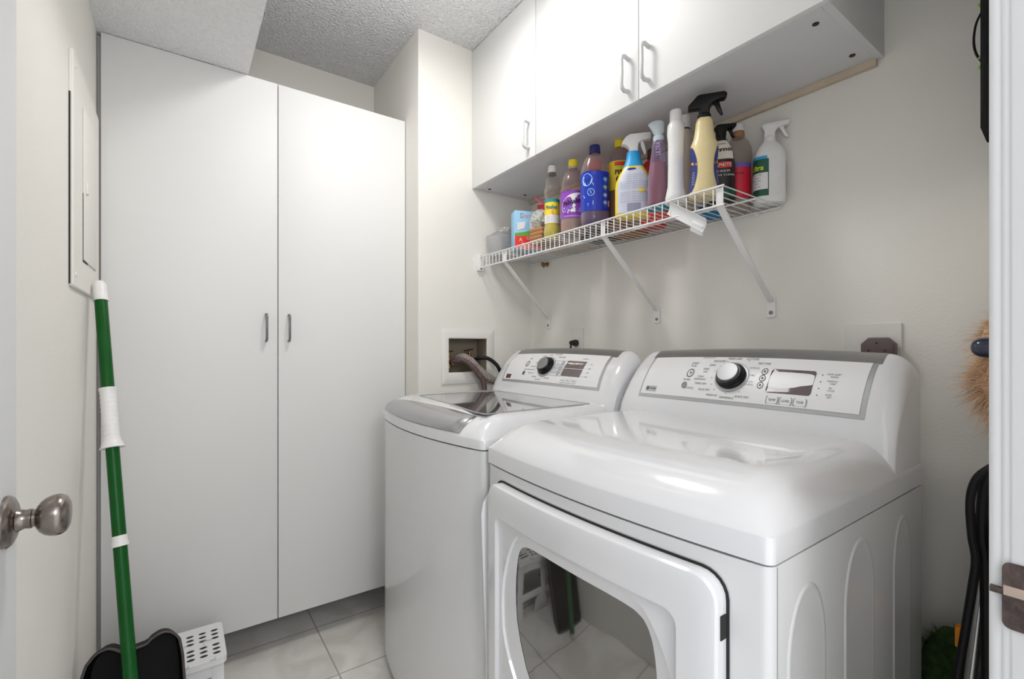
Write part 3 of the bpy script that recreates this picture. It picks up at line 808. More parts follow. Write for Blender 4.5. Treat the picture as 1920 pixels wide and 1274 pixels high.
# silver grip panel over the lid's front
b_ = MB(); rows = []
y0, y1 = 1.078, 1.668
NU, NV = 40, 14
for i in range(NU + 1):
    u = i / NU; y = y0 + (y1 - y0) * u
    taper = math.sin(PI * min(1, (1 - u) * 2.2 + .12) / 2) if u > .55 else 1
    va = .004 ; vb = .078 - .030 * (2 * abs(u - .42)) ** 2
    row = []
    for k in range(NV + 1):
        t = k / NV; v = va + (vb - va) * t
        p = WP(y, v)
        lift = (.004 * (1 - t) + .010 * math.sin(PI * min(1, t * 1.02)) ** .7) * min(1, (u) / .04) ** .5 * min(1, (1 - u) / .08) ** .5 + .0010
        row.append((p[0] - lift * .9, p[1], p[2] + lift * .55))
    rows.append(row)
b_.rings(rows, False, False, closed=False)
grip = b_.build('lid_grip', M['silver'], wash, smooth=70)
b_ = MB()
b_.obox(WP(1.084, .030), (.022, -.002, .016), (0, .003, 0), (-.003, 0, .004))
b_.build('grip_cap', M['chrome'], grip, bevel=.002)
for y, z in ((1.003, .79), (1.003, .735)):
    b_ = MB(); b_.box(.6185, .6205, y - .001, y + .001, z - .010, z + .008); b_.build('chip_mark', M['ink'], wash, smooth=0)
fixroot(wash)

# ------------------------------------------------------------------ hose box in the chase wall
hb = thing('hose_supply_box', 'white framed washer hose box set in the wall above the washing machine', 'hose box', (1.035, YP, 1.095))
b_ = MB()
oo = rrect(0.905, 1.168, 0.972, 1.210, .003, 2); ii = rrect(HX0 + .004, HX1 - .004, HZ0 + .003, HZ1 - .003, .002, 2)
oc = oo; ic = ii
b_.rings([[(x, YP - .0005, z) for x, z in oc], [(x, YP - .004, z) for x, z in oc], [(x, YP - .006, z) for x, z in mixp(oc, ic, .08)], [(x, YP - .006, z) for x, z in mixp(oc, ic, .9)], [(x, YP - .003, z) for x, z in ic], [(x, YP + .004, z) for x, z in ic]], False, False)
b_.build('frame', M['plast2'], hb, smooth=30)
b_ = MB()
b_.rings([[(x, YP + .003, z) for x, z in ic], [(x, YP + .085, z) for x, z in ic]], False, True)
b_.build('recess', M['boxin'], hb, smooth=30)
for x, z, s in ((0.965, 1.070, 1), (1.068, 1.078, -1)):
    b_ = MB()
    b_.lathe([(0, -.030), (.010, -.030), (.010, -.012), (.013, -.010), (.013, .004), (.009, .006), (.009, .022), (.006, .024), (.006, .040), (0, .040)], (x, YP + .045, z), 'z', 16, cap=False)
    b_.lathe([(0, -.034), (.011, -.034), (.012, -.022), (.008, -.020), (.008, .03)], (x + .004, YP + .045, z - .004), 'y', 14)
    v = b_.build('valve', M['brass'], hb)
    b_ = MB(); b_.obox((x - .012, YP + .03, z + .041), (.022, 0, .004), (0, .005, 0), (0, 0, .003)); b_.build('valve_handle', M['dark'], v, bevel=.001)
fixroot(hb)
b_ = MB()
b_.tube(arc_pts([(0.966, YP + .030, 1.066), (0.975, YP + .004, 1.072), (1.000, YP - .022, 1.075), (1.030, YP - .045, 1.050), (1.058, YP - .055, 1.010), (1.078, YP - .060, .975), (1.082, YP - .062, .90), (1.082, YP - .062, .60)]), .0115, 12)
tag(b_.build('brown_supply_hose', M['hosebrown']), 'brown braided water hose curving down from the hose box, left of the three hoses', 'hose')
b_ = MB()
b_.tube(arc_pts([(1.002, YP + .030, 1.082), (1.008, YP - .008, 1.088), (1.032, YP - .030, 1.070), (1.065, YP - .040, 1.035), (1.105, YP - .050, 1.000), (1.140, YP - .055, .982), (1.175, YP - .055, .975), (1.21, YP - .055, .93), (1.22, YP - .055, .6)]), .0175, 14)
tag(b_.build('grey_drain_hose', M['hosegrey']), 'thick grey ribbed drain hose sagging out of the hose box', 'hose')
b_ = MB()
b_.tube(arc_pts([(1.070, YP + .010, 1.075), (1.085, YP - .015, 1.083), (1.115, YP - .035, 1.082), (1.150, YP - .050, 1.055), (1.172, YP - .055, 1.015), (1.186, YP - .055, .96), (1.19, YP - .055, .60)]), .0085, 12)
tag(b_.build('black_supply_hose', M['rubber']), 'slim black rubber hose arching out of the right of the hose box', 'hose')

# ------------------------------------------------------------------ wall outlets and plugs
def outlet(y0, y1, z0, z1, label):
    t = thing('wall_outlet', label, 'outlet', (XR, (y0 + y1) / 2, (z0 + z1) / 2))
    b = MB(); w, h = (y1 - y0) / 2, (z1 - z0) / 2
    o_ = rrect(-w, w, -h, h, .004, 3)
    b.rings([[(-.0004, y, z) for y, z in o_], [(-.0035, y, z) for y, z in o_], [(-.0055, y * .97, z * .97) for y, z in o_]])
    b.build('face_plate', M['plast2'], t, smooth=30)
    return t
ot = outlet(0.362, 0.478, 1.060, 1.192, 'large square ivory outlet plate on wall behind the nearer machine')
b_ = MB(); b_.lathe([(0.031, -.0056), (0.031, -.014), (0.028, -.016), (0, -.016)], (0, .006, -.045 + .012), 'x', 28); b_.build('receptacle', M['plast2'], ot)
ow = outlet(1.425, 1.50, 1.095, 1.214, 'small ivory outlet plate on wall behind the farther machine, near the room corner')
pg = thing('dryer_plug', 'mauve-brown angular plug in the large outlet behind the nearer machine', 'plug', (XR - .016, 0.40, 1.135))
b_ = MB()
o8 = [(-.033, -.020), (-.033, .006), (-.018, .021), (.018, .021), (.033, .006), (.033, -.020)]
b_.rings([[(-.0004, y, z) for y, z in o8], [(-.022, y, z) for y, z in o8], [(-.026, y * .9, z * .9) for y, z in o8]])
b_.build('plug_body', M['mauve'], pg, bevel=.0015)
for y, z in ((0, .008), (-.016, -.010), (.016, -.010)):
    b_ = MB(); b_.lathe([(.0025, -.0258), (.0025, -.0266), (0, -.0266)], (0, y, z), 'x', 10); b_.build('plug_screw', M['dark'], pg)
b_ = MB(); b_.tube(arc_pts([(-.014, 0, -.018), (-.016, .002, -.05), (-.010, .004, -.10), (-.006, .005, -.40)]), .007, 10); b_.build('cord', M['dark'], pg)
pw = thing('washer_plug', 'small black plug in the outlet behind the farther machine', 'plug', (XR - .006, 1.462, 1.150))
b_ = MB(); b_.lathe([(0, 0), (.014, 0), (.015, -.008), (.012, -.020), (.009, -.034), (0, -.034)], axis='x', n=16, cap=False); b_.build('plug_body', M['dark'], pw)
b_ = MB(); b_.tube(arc_pts([(-.025, 0, 0), (-.034, 0, -.02), (-.030, 0, -.06), (-.025, 0, -.40)]), .004, 8); b_.build('cord', M['dark'], pw)

# ------------------------------------------------------------------ wire shelf
SX, SZ, SY0, SY1 = 1.090, 1.531, 0.636, 1.772
shelf = thing('wire_shelf', 'white wire shelf on brackets on the wall above the machines, crowded with cleaning bottles', 'shelf', (XR, 1.2, SZ))
so = lambda x, y, z: (x - XR, y - 1.2, z - SZ)
b_ = MB(); n = 45
wr = .0016
for k in range(n + 1):
    y = SY0 + (SY1 - SY0) * k / n
    b_.tube([so(XR - .006, y, SZ), so(SX + .004, y, SZ), so(SX, y, SZ - .004), so(SX, y, SZ - .046)], wr, 6)
b_.build('cross_wires', M['wire'], shelf, smooth=60)
for nm, x, z, r in (('front_rail', SX - .001, SZ + .0005, .0026), ('lip_rail', SX - .001, SZ - .047, .0030), ('middle_rail', 1.243, SZ - .0045, .0030), ('back_rail', XR - .008, SZ - .0045, .0030)):
    b_ = MB(); b_.tube([so(x, SY0 - .004, z), so(x, SY1 + .002, z)], r, 8); b_.build('rail', M['wire'], shelf, smooth=60)
for yt, yb in ((0.648, 0.660), (1.040, 1.053), (1.590, 1.652)):
    b_ = MB()
    A = Vector(so(SX + .004, yt, SZ - .045)); B = Vector(so(XR - .006, yb, 1.262))
    d = (B - A).normalized(); sidev = Vector((0, 1, 0)); sidev = (sidev - d * sidev.dot(d)).normalized(); nv = d.cross(sidev)
    w, t_ = .0085, .0022
    prof_ = [(-w, -t_), (w, -t_), (w, t_ * 2.2), (w - .002, t_ * 2.2), (w - .002, 0), (-w + .002, 0), (-w + .002, t_ * 2.2), (-w, t_ * 2.2)]
    b_.rings([[A + sidev * p * s + nv * q for p, q in prof_] for s in (1,)] + [[A.lerp(B, .5) + sidev * p + nv * q for p, q in prof_], [B + sidev * p * .8 + nv * q for p, q in prof_]])
    b_.box(-.0045, -.0005, yb - 1.2 - .012, yb - 1.2 + .012, 1.218 - SZ, 1.275 - SZ)
    # hook plate over the lip
    b_.obox(so(SX + .0055, yt, SZ - .024), (.0014, 0, 0), (0, .009, 0), (0, 0, .022))
    br_ = b_.build('support_brace', M['wire'], shelf, bevel=.0006, bseg=1)
    b_ = MB(); b_.lathe([(.0055, -.0046), (.0055, -.0062), (.003, -.0072), (0, -.0072)], (0, yb - 1.2, 1.232 - SZ), 'x', 14); b_.build('screw', M['pewter'], br_)
b_ = MB(); b_.box(SX - .012 - XR, SX + .018 - XR, SY1 - 1.2 - .002, YP - 1.2 - .001, -.060, .012)
eb = b_.build('end_bracket', M['wire'], shelf, bevel=.002)
for z in (.004, -.052):
    b_ = MB(); b_.lathe([(.0035, -.0022), (.0035, -.0036), (0, -.0036)], (SX + .003 - XR, SY1 - 1.2, z), 'y', 10); b_.build('screw', M['pewter'], eb)
for y in (0.70, 1.07, 1.42):
    b_ = MB(); b_.lathe([(0, -.014), (.006, -.014), (.008, -.010), (.008, -.001), (0, -.001)], (0, y - 1.2, -.0085), 'x', 12, cap=False); b_.build('wall_clip', M['wire'], shelf)
b_ = MB(); b_.lathe([(0, 0), (.010, 0), (.010, -.006), (.006, -.008), (.006, -.022), (.009, -.024), (.009, -.032), (0, -.032)], (XR - .0005, 1.660, 1.512), 'x', 14, cap=False)
b_.tube([(XR - .024, 1.66, 1.512), (XR - .024, 1.66, 1.497)], .006, 10)
tag(b_.build('brass_wall_knob', M['brass']), 'tiny brass fitting on the wall just under the far end of the wire shelf', 'fitting')

# ------------------------------------------------------------------ bottles
ZD = SZ + .0030    # top of the deck wires
def spow(v, e): return math.copysign(abs(v) ** e, v)
class Bottle:
    """prof: (z, half depth along front axis, half width) ; front faces local +x"""
    def __init__(s, name, label, cat, x, y, prof, front, nexp=2.0, group=None, z=ZD, cup=1.0):
        s.prof = prof; s.n = nexp
        s.root = thing(name, label, cat, (x, y, z), front, group)
    def rad(s, z):
        P_ = s.prof
        if z <= P_[0][0]: return P_[0][1:3]
        for i in range(len(P_) - 1):
            if P_[i][0] <= z <= P_[i + 1][0]:
                t = (z - P_[i][0]) / max(1e-6, P_[i + 1][0] - P_[i][0])
                return (P_[i][1] * (1 - t) + P_[i + 1][1] * t, P_[i][2] * (1 - t) + P_[i + 1][2] * t)
        return P_[-1][1:3]
    def sp(s, phi, z, off=0.0):
        a, b = s.rad(z); e = 2 / s.n
        return ((a + off) * spow(math.cos(phi), e), (b + off) * spow(math.sin(phi), e), z)
    def band(s, z0, z1, off=0.0, p0=-PI, p1=PI, nz=None, nph=36, mb_=None, m=0):
        mb_ = mb_ or MB()
        zs = sorted(set([z0, z1] + [p[0] for p in s.prof if z0 < p[0] < z1] + [z0 + (z1 - z0) * k / 8 for k in range(9)]))
        full = (p1 - p0) > 2 * PI - .01
        rs = []
        for z in zs:
            ring = [s.sp(p0 + (p1 - p0) * k / nph, z, off) for k in range(nph if full else nph + 1)]
            rs.append(ring)
        mb_.rings(rs, full and off <= 0, full and off <= 0, closed=full, m=m)
        return mb_
    def body(s, m, z0=None, z1=None, name='bottle_body', off=0.0):
        z0 = s.prof[0][0] if z0 is None else z0; z1 = s.prof[-1][0] if z1 is None else z1
        return s.band(z0, z1, off).build(name, m, s.root, smooth=50)
    def map(s, phi0=0.0, off=.0009):
        def f(a, z):
            ra, rb = s.rad(z); r = (ra + rb) / 2
            return s.sp(phi0 + a / r, z, off)
        return f
def cap(bt, z0, z1, r, m, name='cap', rib=True):
    b = MB(); n_ = 32; rs = []
    for z, q in ((z0, 1.0), (z0 + .002, 1.0), (z1 - .003, .97), (z1 - .0005, .93), (z1, .80)):
        rs.append([((r * q + (.0004 * (k % 2) if rib else 0)) * math.cos(2 * PI * k / n_), (r * q + (.0004 * (k % 2) if rib else 0)) * math.sin(2 * PI * k / n_), z) for k in range(n_)])
    b.rings(rs); return b.build(name, m, bt.root, smooth=50)

def sprayer(bt, z0, rot, m, sc_=1.0, thick=.011, style=0, collar=None, name='trigger_head'):
    """spray head; nozzle points along local +p after rotation rot about z"""
    if style == 0:
        head = [(-.013, 0), (-.013, .014), (-.020, .022), (-.030, .026), (-.037, .024), (-.034, .036), (-.024, .050), (-.012, .057), (.040, .060), (.052, .060), (.052, .040), (.040, .038), (.024, .036), (.014, .028), (.013, .014), (.013, 0)]
        trig = [(.020, .036), (.030, .037), (.034, .020), (.038, .004), (.036, -.006), (.033, -.006), (.028, .006), (.022, .020)]
    elif style == 1:      # long black head
        head = [(-.012, 0), (-.012, .018), (-.036, .018), (-.037, .026), (-.016, .048), (-.010, .050), (.044, .050), (.050, .046), (.050, .038), (.045, .034), (.034, .034), (.018, .026), (.012, .018), (.012, 0)]
        trig = [(.016, .032), (.032, .034), (.037, .014), (.042, -.001), (.038, -.003), (.030, .008), (.024, .022)]
    else:
        head = [(-.013, 0), (-.013, .020), (-.018, .030), (-.020, .036), (-.010, .040), (.034, .042), (.046, .042), (.045, .031), (.036, .030), (.020, .026), (.013, .016), (.013, 0)]
        trig = [(.022, .028), (.034, .030), (.036, .018), (.042, .004), (.046, .000), (.042, -.003), (.034, .004), (.028, .018)]
    b = MB(); ca, sa = math.cos(rot), math.sin(rot)
    def t3(p, z, q): return (ca * p * sc_ - sa * q, sa * p * sc_ + ca * q, z0 + z * sc_)
    a_ = [t3(p, z, -thick) for p, z in head]; c_ = [t3(p, z, thick) for p, z in head]
    b.rings([a_, c_]); o = b.build(name, m, bt.root, bevel=.0028 * sc_, bseg=3)
    b = MB(); b.rings([[t3(p, z, -.0045) for p, z in trig], [t3(p, z, .0045) for p, z in trig]]); b.build('trigger', m, o, bevel=.0012, bseg=2)
    b = MB(); b.lathe([(.0150 * sc_, z0 - .012), (.0155 * sc_, z0 - .010), (.0155 * sc_, z0 + .002), (.0120 * sc_, z0 + .006)], n=30); b.build('collar', collar or m, o)
    return o
def toward(x, y, extra=0.0):     # rotation making local +x face the camera
    return math.atan2(-y, -x) + extra

# yellow-green liquid bottle
x, y = 1.150, 1.352
B = Bottle('cleaner_bottle', 'clear bottle of yellow-green cleaner with white cap, leftmost tall bottle on the shelf', 'bottle', x, y,
           [(0, .026, .026), (.004, .031, .031), (.03, .033, .033), (.055, .030, .030), (.062, .028, .028), (.150, .028, .028), (.158, .027, .027), (.172, .030, .030), (.19, .031, .031), (.205, .025, .025), (.222, .027, .027), (.24, .024, .024), (.255, .014, .014), (.262, .012, .012), (.272, .012, .012)], toward(x, y, -.15))
B.body(M['clear'])
B.band(.001, .072, -.0012).build('liquid', M['yl'], B.root)
lb = B.band(.060, .152, .0006, -2.2, 2.2); lb = lb.build('label', M['yellow'], B.root)
b_ = MB(); f = B.map(0, .0012)
patch(b_, -.058, .058, .140, .152, f, 24, 1, 0); put_text(b_, 'Pinalen', 0, .120, .021, f, 0, sx=.8, bold=.05)
b_.build('label_lettering', M['tealt'], lb, smooth=0)
b_ = MB(); patch(b_, -.050, .050, .062, .092, B.map(0, .0011), 24, 2); b_.build('label_panel', M['white'], lb, smooth=0)
b_ = MB()
for k in range(5): put_text(b_, 'limpiador concentrado', 0, .067 + k * .0052, .0042, B.map(0, .0016))
b_.build('fine_print', M['graytxt'], lb, smooth=0)
b_ = MB(); disc2(b_, .012, .101, .011, B.map(0, .0012)); b_.build('label_fruit', M['orangel'], lb, smooth=0)
cap(B, .256, .282, .0155, M['white'])
b_ = MB(); b_.lathe([(.0145, .247), (.0145, .256)], n=24); b_.build('neck_band', M['brown'], B.root)

# purple label bottle
x, y = 1.155, 1.243
B = Bottle('floor_cleaner_bottle', 'clear bottle with purple lavender label and yellow cap, beside the blue-labelled bottle', 'bottle', x, y,
           [(0, .034, .038), (.004, .039, .043), (.05, .040, .044), (.055, .039, .043), (.148, .039, .043), (.152, .041, .045), (.160, .040, .044), (.172, .037, .041), (.178, .039, .043), (.200, .035, .038), (.222, .028, .030), (.238, .016, .017), (.244, .0125, .0125), (.256, .0125, .0125)], toward(x, y, .1), 2.4)
B.body(M['clearpink'])
B.band(.001, .052, -.0012).build('liquid', M['beige'], B.root)
lb = B.band(.054, .150, .0006, -1.75, 1.75).build('label', M['purple'], B.root)
b_ = MB(); f = B.map(0, .0012)
pts = [(.046 * math.cos(a) * (1 - .1 * math.sin(a)), .107 + .033 * math.sin(a) + .012 * math.cos(a)) for a in [2 * PI * k / 28 for k in range(28)]]
c0 = f(0, .107); b_.add([c0] + [f(*p) for p in pts], [(0, 1 + k, 1 + (k + 1) % 28) for k in range(28)])
b_.build('label_oval', M['white'], lb, smooth=0)
b_ = MB(); put_text(b_, 'Fabuloso', 0, .112, .023, B.map(0, .0018), rot=.26, sx=.95, slant=.15, bold=.045); b_.build('label_lettering', M['dark'], lb, smooth=0)
b_ = MB()
for k in range(34): disc2(b_, random.uniform(-.036, .040), .083 + random.uniform(-.012, .010), random.uniform(.0025, .0055), B.map(0, .0016 + .00002 * k), k % 3, 7)
b_.build('label_flowers', [M['purple'], M['lilac'], M['violet']], lb, smooth=0)
b_ = MB(); put_text(b_, 'MULTI-PURPOSE CLEANER', 0, .060, .0055, B.map(0, .0014)); b_.build('fine_print', M['white'], lb, smooth=0)
cap(B, .246, .270, .0170, M['ylcap'])
b_ = MB(); b_.lathe([(.0150, .236), (.0160, .246)], n=24); b_.build('neck_band', M['beige'], B.root)

# blue label bottle
x, y = 1.141, 1.121
B = Bottle('detergent_bottle', 'clear bottle with wide bright blue label and navy cap over blue liquid', 'bottle', x, y,
           [(0, .028, .033), (.006, .037, .043), (.02, .040, .046), (.045, .041, .047), (.050, .0405, .0465), (.175, .0405, .0465), (.180, .042, .048), (.192, .040, .046), (.212, .036, .041), (.232, .030, .033), (.244, .016, .017), (.250, .013, .013), (.262, .013, .013)], toward(x, y, .35), 2.5)
B.body(M['clearpink'])
B.band(.001, .050, -.0012).build('liquid', M['bluel'], B.root)
B.band(.050, .052, -.001)
lb = B.band(.048, .178, .0006, -2.6, 2.2).build('label', M['blue'], B.root)
b_ = MB(); f = B.map(-.80, .0013)
disc2(b_, -.003, .150, .021, f, 0, 24, sy=1.0)
poly2(b_, [(-.020, .100), (.018, .140), (.022, .132), (-.012, .090)], f, 0)
disc2(b_, .012, .108, .0125, f, 0, 20, r0=.0105)
b_.build('label_emblem', M['skyblue'], lb, smooth=0)
b_ = MB(); put_text(b_, 'Sani', -.003, .151, .019, B.map(-.80, .0018), rot=.35, bold=.05); b_.build('label_lettering', M['blue'], lb, smooth=0)
b_ = MB(); f = B.map(.40, .0014)
for z, c in ((.152, 0), (.126, 1), (.100, 2), (.075, 2)): disc2(b_, 0, z, .0072, f, 0, 18, r0=.0056); disc2(b_, 0, z, .0040, f, 0 if c == 0 else c, 12)
for z in (.1405, .1145, .0885, .0635): put_text(b_, 'ok', 0, z, .0055, f)
b_.build('label_icons', [M['skyblue'], M['limeg'], M['pinkwhite']], lb, smooth=0)
b_ = MB(); o_ = rrect(.012, .024, .064, .084, .003); poly2(b_, o_, f, 0); b_.build('label_stamp', M['pinkwhite'], lb, smooth=0)
b_ = MB(); put_text(b_, '1', -.0, .072, .020, B.map(-.35, .0014)); put_text(b_, 'T', -.0, .066, .014, B.map(-.75, .0014)); put_text(b_, '5', .012, .108, .017, B.map(-.80, .0018)); b_.build('size_lettering', M['skyblue'], lb, smooth=0)
cap(B, .250, .276, .0185, M['navycap'])
# red cap peeking out behind
x, y = 1.230, 1.205
B = Bottle('red_bottle', 'red-topped bottle mostly hidden behind the blue-labelled bottle', 'bottle', x, y, [(0, .028, .028), (.2, .028, .028), (.235, .02, .02), (.26, .013, .013)], 0)
B.body(M['clearpink']); cap(B, .235, .272, .022, M['redl'])

# yellow label bottle behind the spray
x, y = 1.222, 1.084
B = Bottle('pine_cleaner_bottle', 'yellow-labelled bottle of amber cleaner with orange-yellow cap behind the yellow spray bottle', 'bottle', x, y,
           [(0, .030, .034), (.005, .033, .037), (.13, .033, .037), (.22, .033, .037), (.228, .034, .038), (.245, .030, .034), (.262, .026, .028), (.274, .0135, .0135), (.285, .0135, .0135)], toward(x, y, .15), 2.3)
B.body(M['clearpink'])
B.band(.001, .140, -.0012).build('liquid', M['amber'], B.root)
lb = B.band(.125, .222, .0006, -2, 2).build('label', M['yellow'], B.root)
b_ = MB(); f = B.map(.05, .0013)
put_text(b_, 'PINE', 0, .182, .022, f, bold=.05, sx=.9); put_text(b_, 'OL', 0, .158, .026, f, bold=.06)
b_.build('label_lettering', M['dark'], lb, smooth=0)
b_ = MB(); patch(b_, -.02, .06, .205, .218, f, 10, 2); b_.build('label_flash', M['redl'], lb, smooth=0)
b_ = MB(); patch(b_, -.022, .022, .196, .203, f, 10, 2); b_.build('label_leaf', M['limeg'], lb, smooth=0)
cap(B, .276, .300, .0170, M['ylcap'])

# yellow spray with pale back label
x, y = 1.155, 0.968
B = Bottle('bleach_spray_bottle', 'yellow spray bottle with pale back label, blue neck and white trigger', 'spray bottle', x, y,
           [(0, .024, .050), (.006, .030, .056), (.09, .030, .056), (.110, .030, .054), (.135, .028, .044), (.155, .025, .032), (.162, .023, .027)], toward(x, y, .0), 2.6)
B.body(M['yellow'])
b_ = MB(); f = B.map(0, .0010)
poly2(b_, [(-.038, .012), (.046, .012), (.047, .095), (.040, .118), (.014, .150), (-.012, .152), (-.028, .138), (-.040, .10)], f)
# subdivided version keeps the label on the curve
b_ = MB()
for k in range(24):
    z0_, z1_ = .012 + .138 * k / 24, .012 + .138 * (k + 1) / 24
    def hw(z): return .050 if z < .10 else .050 - .034 * ((z - .10) / .05)
    xs0 = [(-.040 + (hw(z0_) + .040) * i / 12) if z0_ < .10 else (-.040 + (.10 - z0_) * -.35 + (hw(z0_) + .040 - (z0_ - .10) * .35) * i / 12) for i in range(13)]
    xs1 = [(-.040 + (hw(z1_) + .040) * i / 12) if z1_ < .10 else (-.040 + (.10 - z1_) * -.35 + (hw(z1_) + .040 - (z1_ - .10) * .35) * i / 12) for i in range(13)]
    v = [f(a, z0_) for a in xs0] + [f(a, z1_) for a in xs1]
    b_.add(v, [(i, i + 1, 14 + i, 13 + i) for i in range(12)])
lb = b_.build('label', M['palelabel'], B.root, smooth=60)
b_ = MB(); f2 = B.map(0, .0017)
for k in range(13):
    z = .128 - k * .0068
    if k == 7: continue
    put_text(b_, 'directions for cleaning and wiping' if k > 3 else 'spray and wipe', 0.002, z, .0046, f2)
b_.build('fine_print', M['graytxt'], lb, smooth=0)
b_ = MB(); patch(b_, -.010, .012, .016, .040, f2, 4, 1); b_.build('barcode_block', M['graytxt'], lb, smooth=0)
b_ = MB(); patch(b_, .008, .022, .073, .083, f2, 4, 1, 0); patch(b_, .026, .038, .073, .083, f2, 4, 1, 1); b_.build('label_swatches', [M['yellow'], M['pinkwhite']], lb, smooth=0)
b_ = MB(); disc2(b_, -.004, .146, .008, f2, 0, 16, sy=.45); b_.build('label_emblem', M['navy2'], lb, smooth=0)
b_ = MB(); b_.rings([[(a * spow(math.cos(t), .9), w_ * spow(math.sin(t), .9), z) for t in [2 * PI * k / 32 for k in range(32)]] for z, a, w_ in ((.156, .0255, .033), (.162, .0245, .030), (.178, .021, .024), (.195, .0185, .021), (.205, .018, .020))])
nk = b_.build('shrink_neck', M['cyan'], B.root, smooth=60)
sprayer(B, .203, PI / 2 + .12, M['white'], 1.0, .0125, 0)

# red container behind
x, y = 1.300, 1.005
B = Bottle('red_jug', 'red rounded jug standing behind the white trigger of the yellow spray bottle', 'jug', x, y, [(0, .034, .038), (.01, .040, .044), (.15, .040, .044), (.19, .038, .042), (.215, .030, .032), (.228, .016, .016), (.25, .016, .016)], toward(x, y), 2.4)
B.body(M['red']); cap(B, .232, .262, .020, M['brown'])

# clear violet spray bottle
x, y = 1.140, 0.863
B = Bottle('clear_spray_bottle', 'transparent violet spray bottle with frosted nozzle and red-brown liquid', 'spray bottle', x, y,
           [(0, .022, .027), (.005, .026, .031), (.06, .026, .031), (.10, .024, .029), (.14, .019, .024), (.17, .016, .020), (.195, .0145, .0175), (.203, .013, .014)], toward(x, y, .1), 2.4)
B.body(M['clearviolet'])
B.band(.012, .135, -.0045).build('liquid', M['liqred'], B.root)
b_ = MB(); b_.lathe([(.024, -.0005), (.029, .0002), (.030, .006), (.027, .0075)], n=28, sy=1.1); b_.build('base_tray', M['teal'], B.root)
b_ = MB(); put_text(b_, 'ULTRA', 0.0, .172, .013, B.map(-.1, .0008), rot=PI / 2); b_.build('embossed_lettering', M['lilac'], B.root, smooth=0)
b_ = MB(); b_.lathe([(.0150, .198), (.0155, .200), (.0155, .212), (.012, .216), (.012, .224)], n=28); b_.build('collar', M['frost'], B.root)
b_ = MB(); b_.rings([[(ox + a * math.cos(t), oy + w_ * math.sin(t), z) for t in [2 * PI * k / 24 for k in range(24)]] for z, a, w_, ox, oy in ((.218, .012, .013, 0, 0), (.228, .013, .017, 0, .0), (.240, .013, .020, 0, -.004), (.250, .012, .024, 0, -.006), (.256, .010, .018, 0, -.004), (.260, .005, .010, 0, -.002))])
b_.build('nozzle', M['frost'], B.root, smooth=60)

# tall white bottle
x, y = 1.136, 0.802
B = Bottle('white_squeeze_bottle', 'tall plain white bottle with white screw cap, right of the transparent violet one', 'bottle', x, y,
           [(0, .024, .026), (.004, .027, .029), (.02, .026, .028), (.05, .0205, .022), (.10, .0195, .021), (.17, .0195, .021), (.20, .022, .0235), (.222, .021, .022), (.230, .0165, .0165), (.236, .0155, .0155)], toward(x, y), 2.1)
B.body(M['white']); cap(B, .232, .262, .0165, M['white'])
# slim tan bottle behind
x, y = 1.225, 0.833
B = Bottle('tan_bottle', 'slim tan bottle with white cap squeezed behind the tall white and cream bottles', 'bottle', x, y,
           [(0, .020, .022), (.1, .020, .022), (.2, .017, .019), (.245, .013, .014)], toward(x, y), 2.1)
B.body(M['tan']); 
b_ = MB(); b_.lathe([(.0145, .243), (.0145, .246)], n=24); b_.build('neck_band', M['dark'], B.root)
cap(B, .247, .285, .0150, M['white'])
x, y = 1.245, 0.875
B = Bottle('amber_bottle', 'amber-brown bottle almost hidden between the white bottle and the tan one', 'bottle', x, y, [(0, .024, .024), (.17, .024, .024), (.21, .012, .012), (.24, .010, .010)], 0)
B.body(M['amber'])

# cream spray bottle
x, y = 1.155, 0.727
B = Bottle('cream_spray_bottle', 'cream bottle with blue side labels and long black trigger head', 'spray bottle', x, y,
           [(0, .034, .036), (.004, .037, .040), (.012, .037, .040), (.035, .034, .036), (.06, .033, .033), (.10, .032, .0325), (.128, .031, .0345), (.145, .028, .034), (.155, .026, .029), (.175, .0225, .0245), (.205, .020, .0215), (.214, .017, .018), (.219, .014, .014)], toward(x, y, .12), 2.2)
B.body(M['cream'])
for sgn in (-1, 1):
    b_ = MB(); f = B.map(0, .0009)
    def inner(z): return .0385 - .0185 * math.sin(PI * (z - .014) / .122) ** .6
    for k in range(20):
        z0_, z1_ = .0145 + .121 * k / 20, .0145 + .121 * (k + 1) / 20
        v = [f(sgn * (inner(z_) + (.066 - inner(z_)) * i / 10), z_) for z_ in (z0_, z1_) for i in range(11)]
        b_.add(v, [(i, i + 1, 12 + i, 11 + i) for i in range(10)])
    lb = b_.build('side_label', M['navy2'], B.root, smooth=60)
    f2 = B.map(0, .0015)
    b_ = MB()
    for k in range(6): put_text(b_, 'cleans', sgn * .033, .034 + k * .0062, .0052, f2)
    b_.build('fine_print', M['palelabel'], lb, smooth=0)
    b_ = MB(); poly2(b_, [(sgn * .0215, .082), (sgn * .0215, .088), (sgn * .036, .094), (sgn * .045, .098), (sgn * .045, .091), (sgn * .036, .087)], f2); b_.build('orange_stripe', M['orangel'], lb, smooth=0)
sprayer(B, .222, PI / 2 - .05, M['black'], 1.12, .0125, 1)

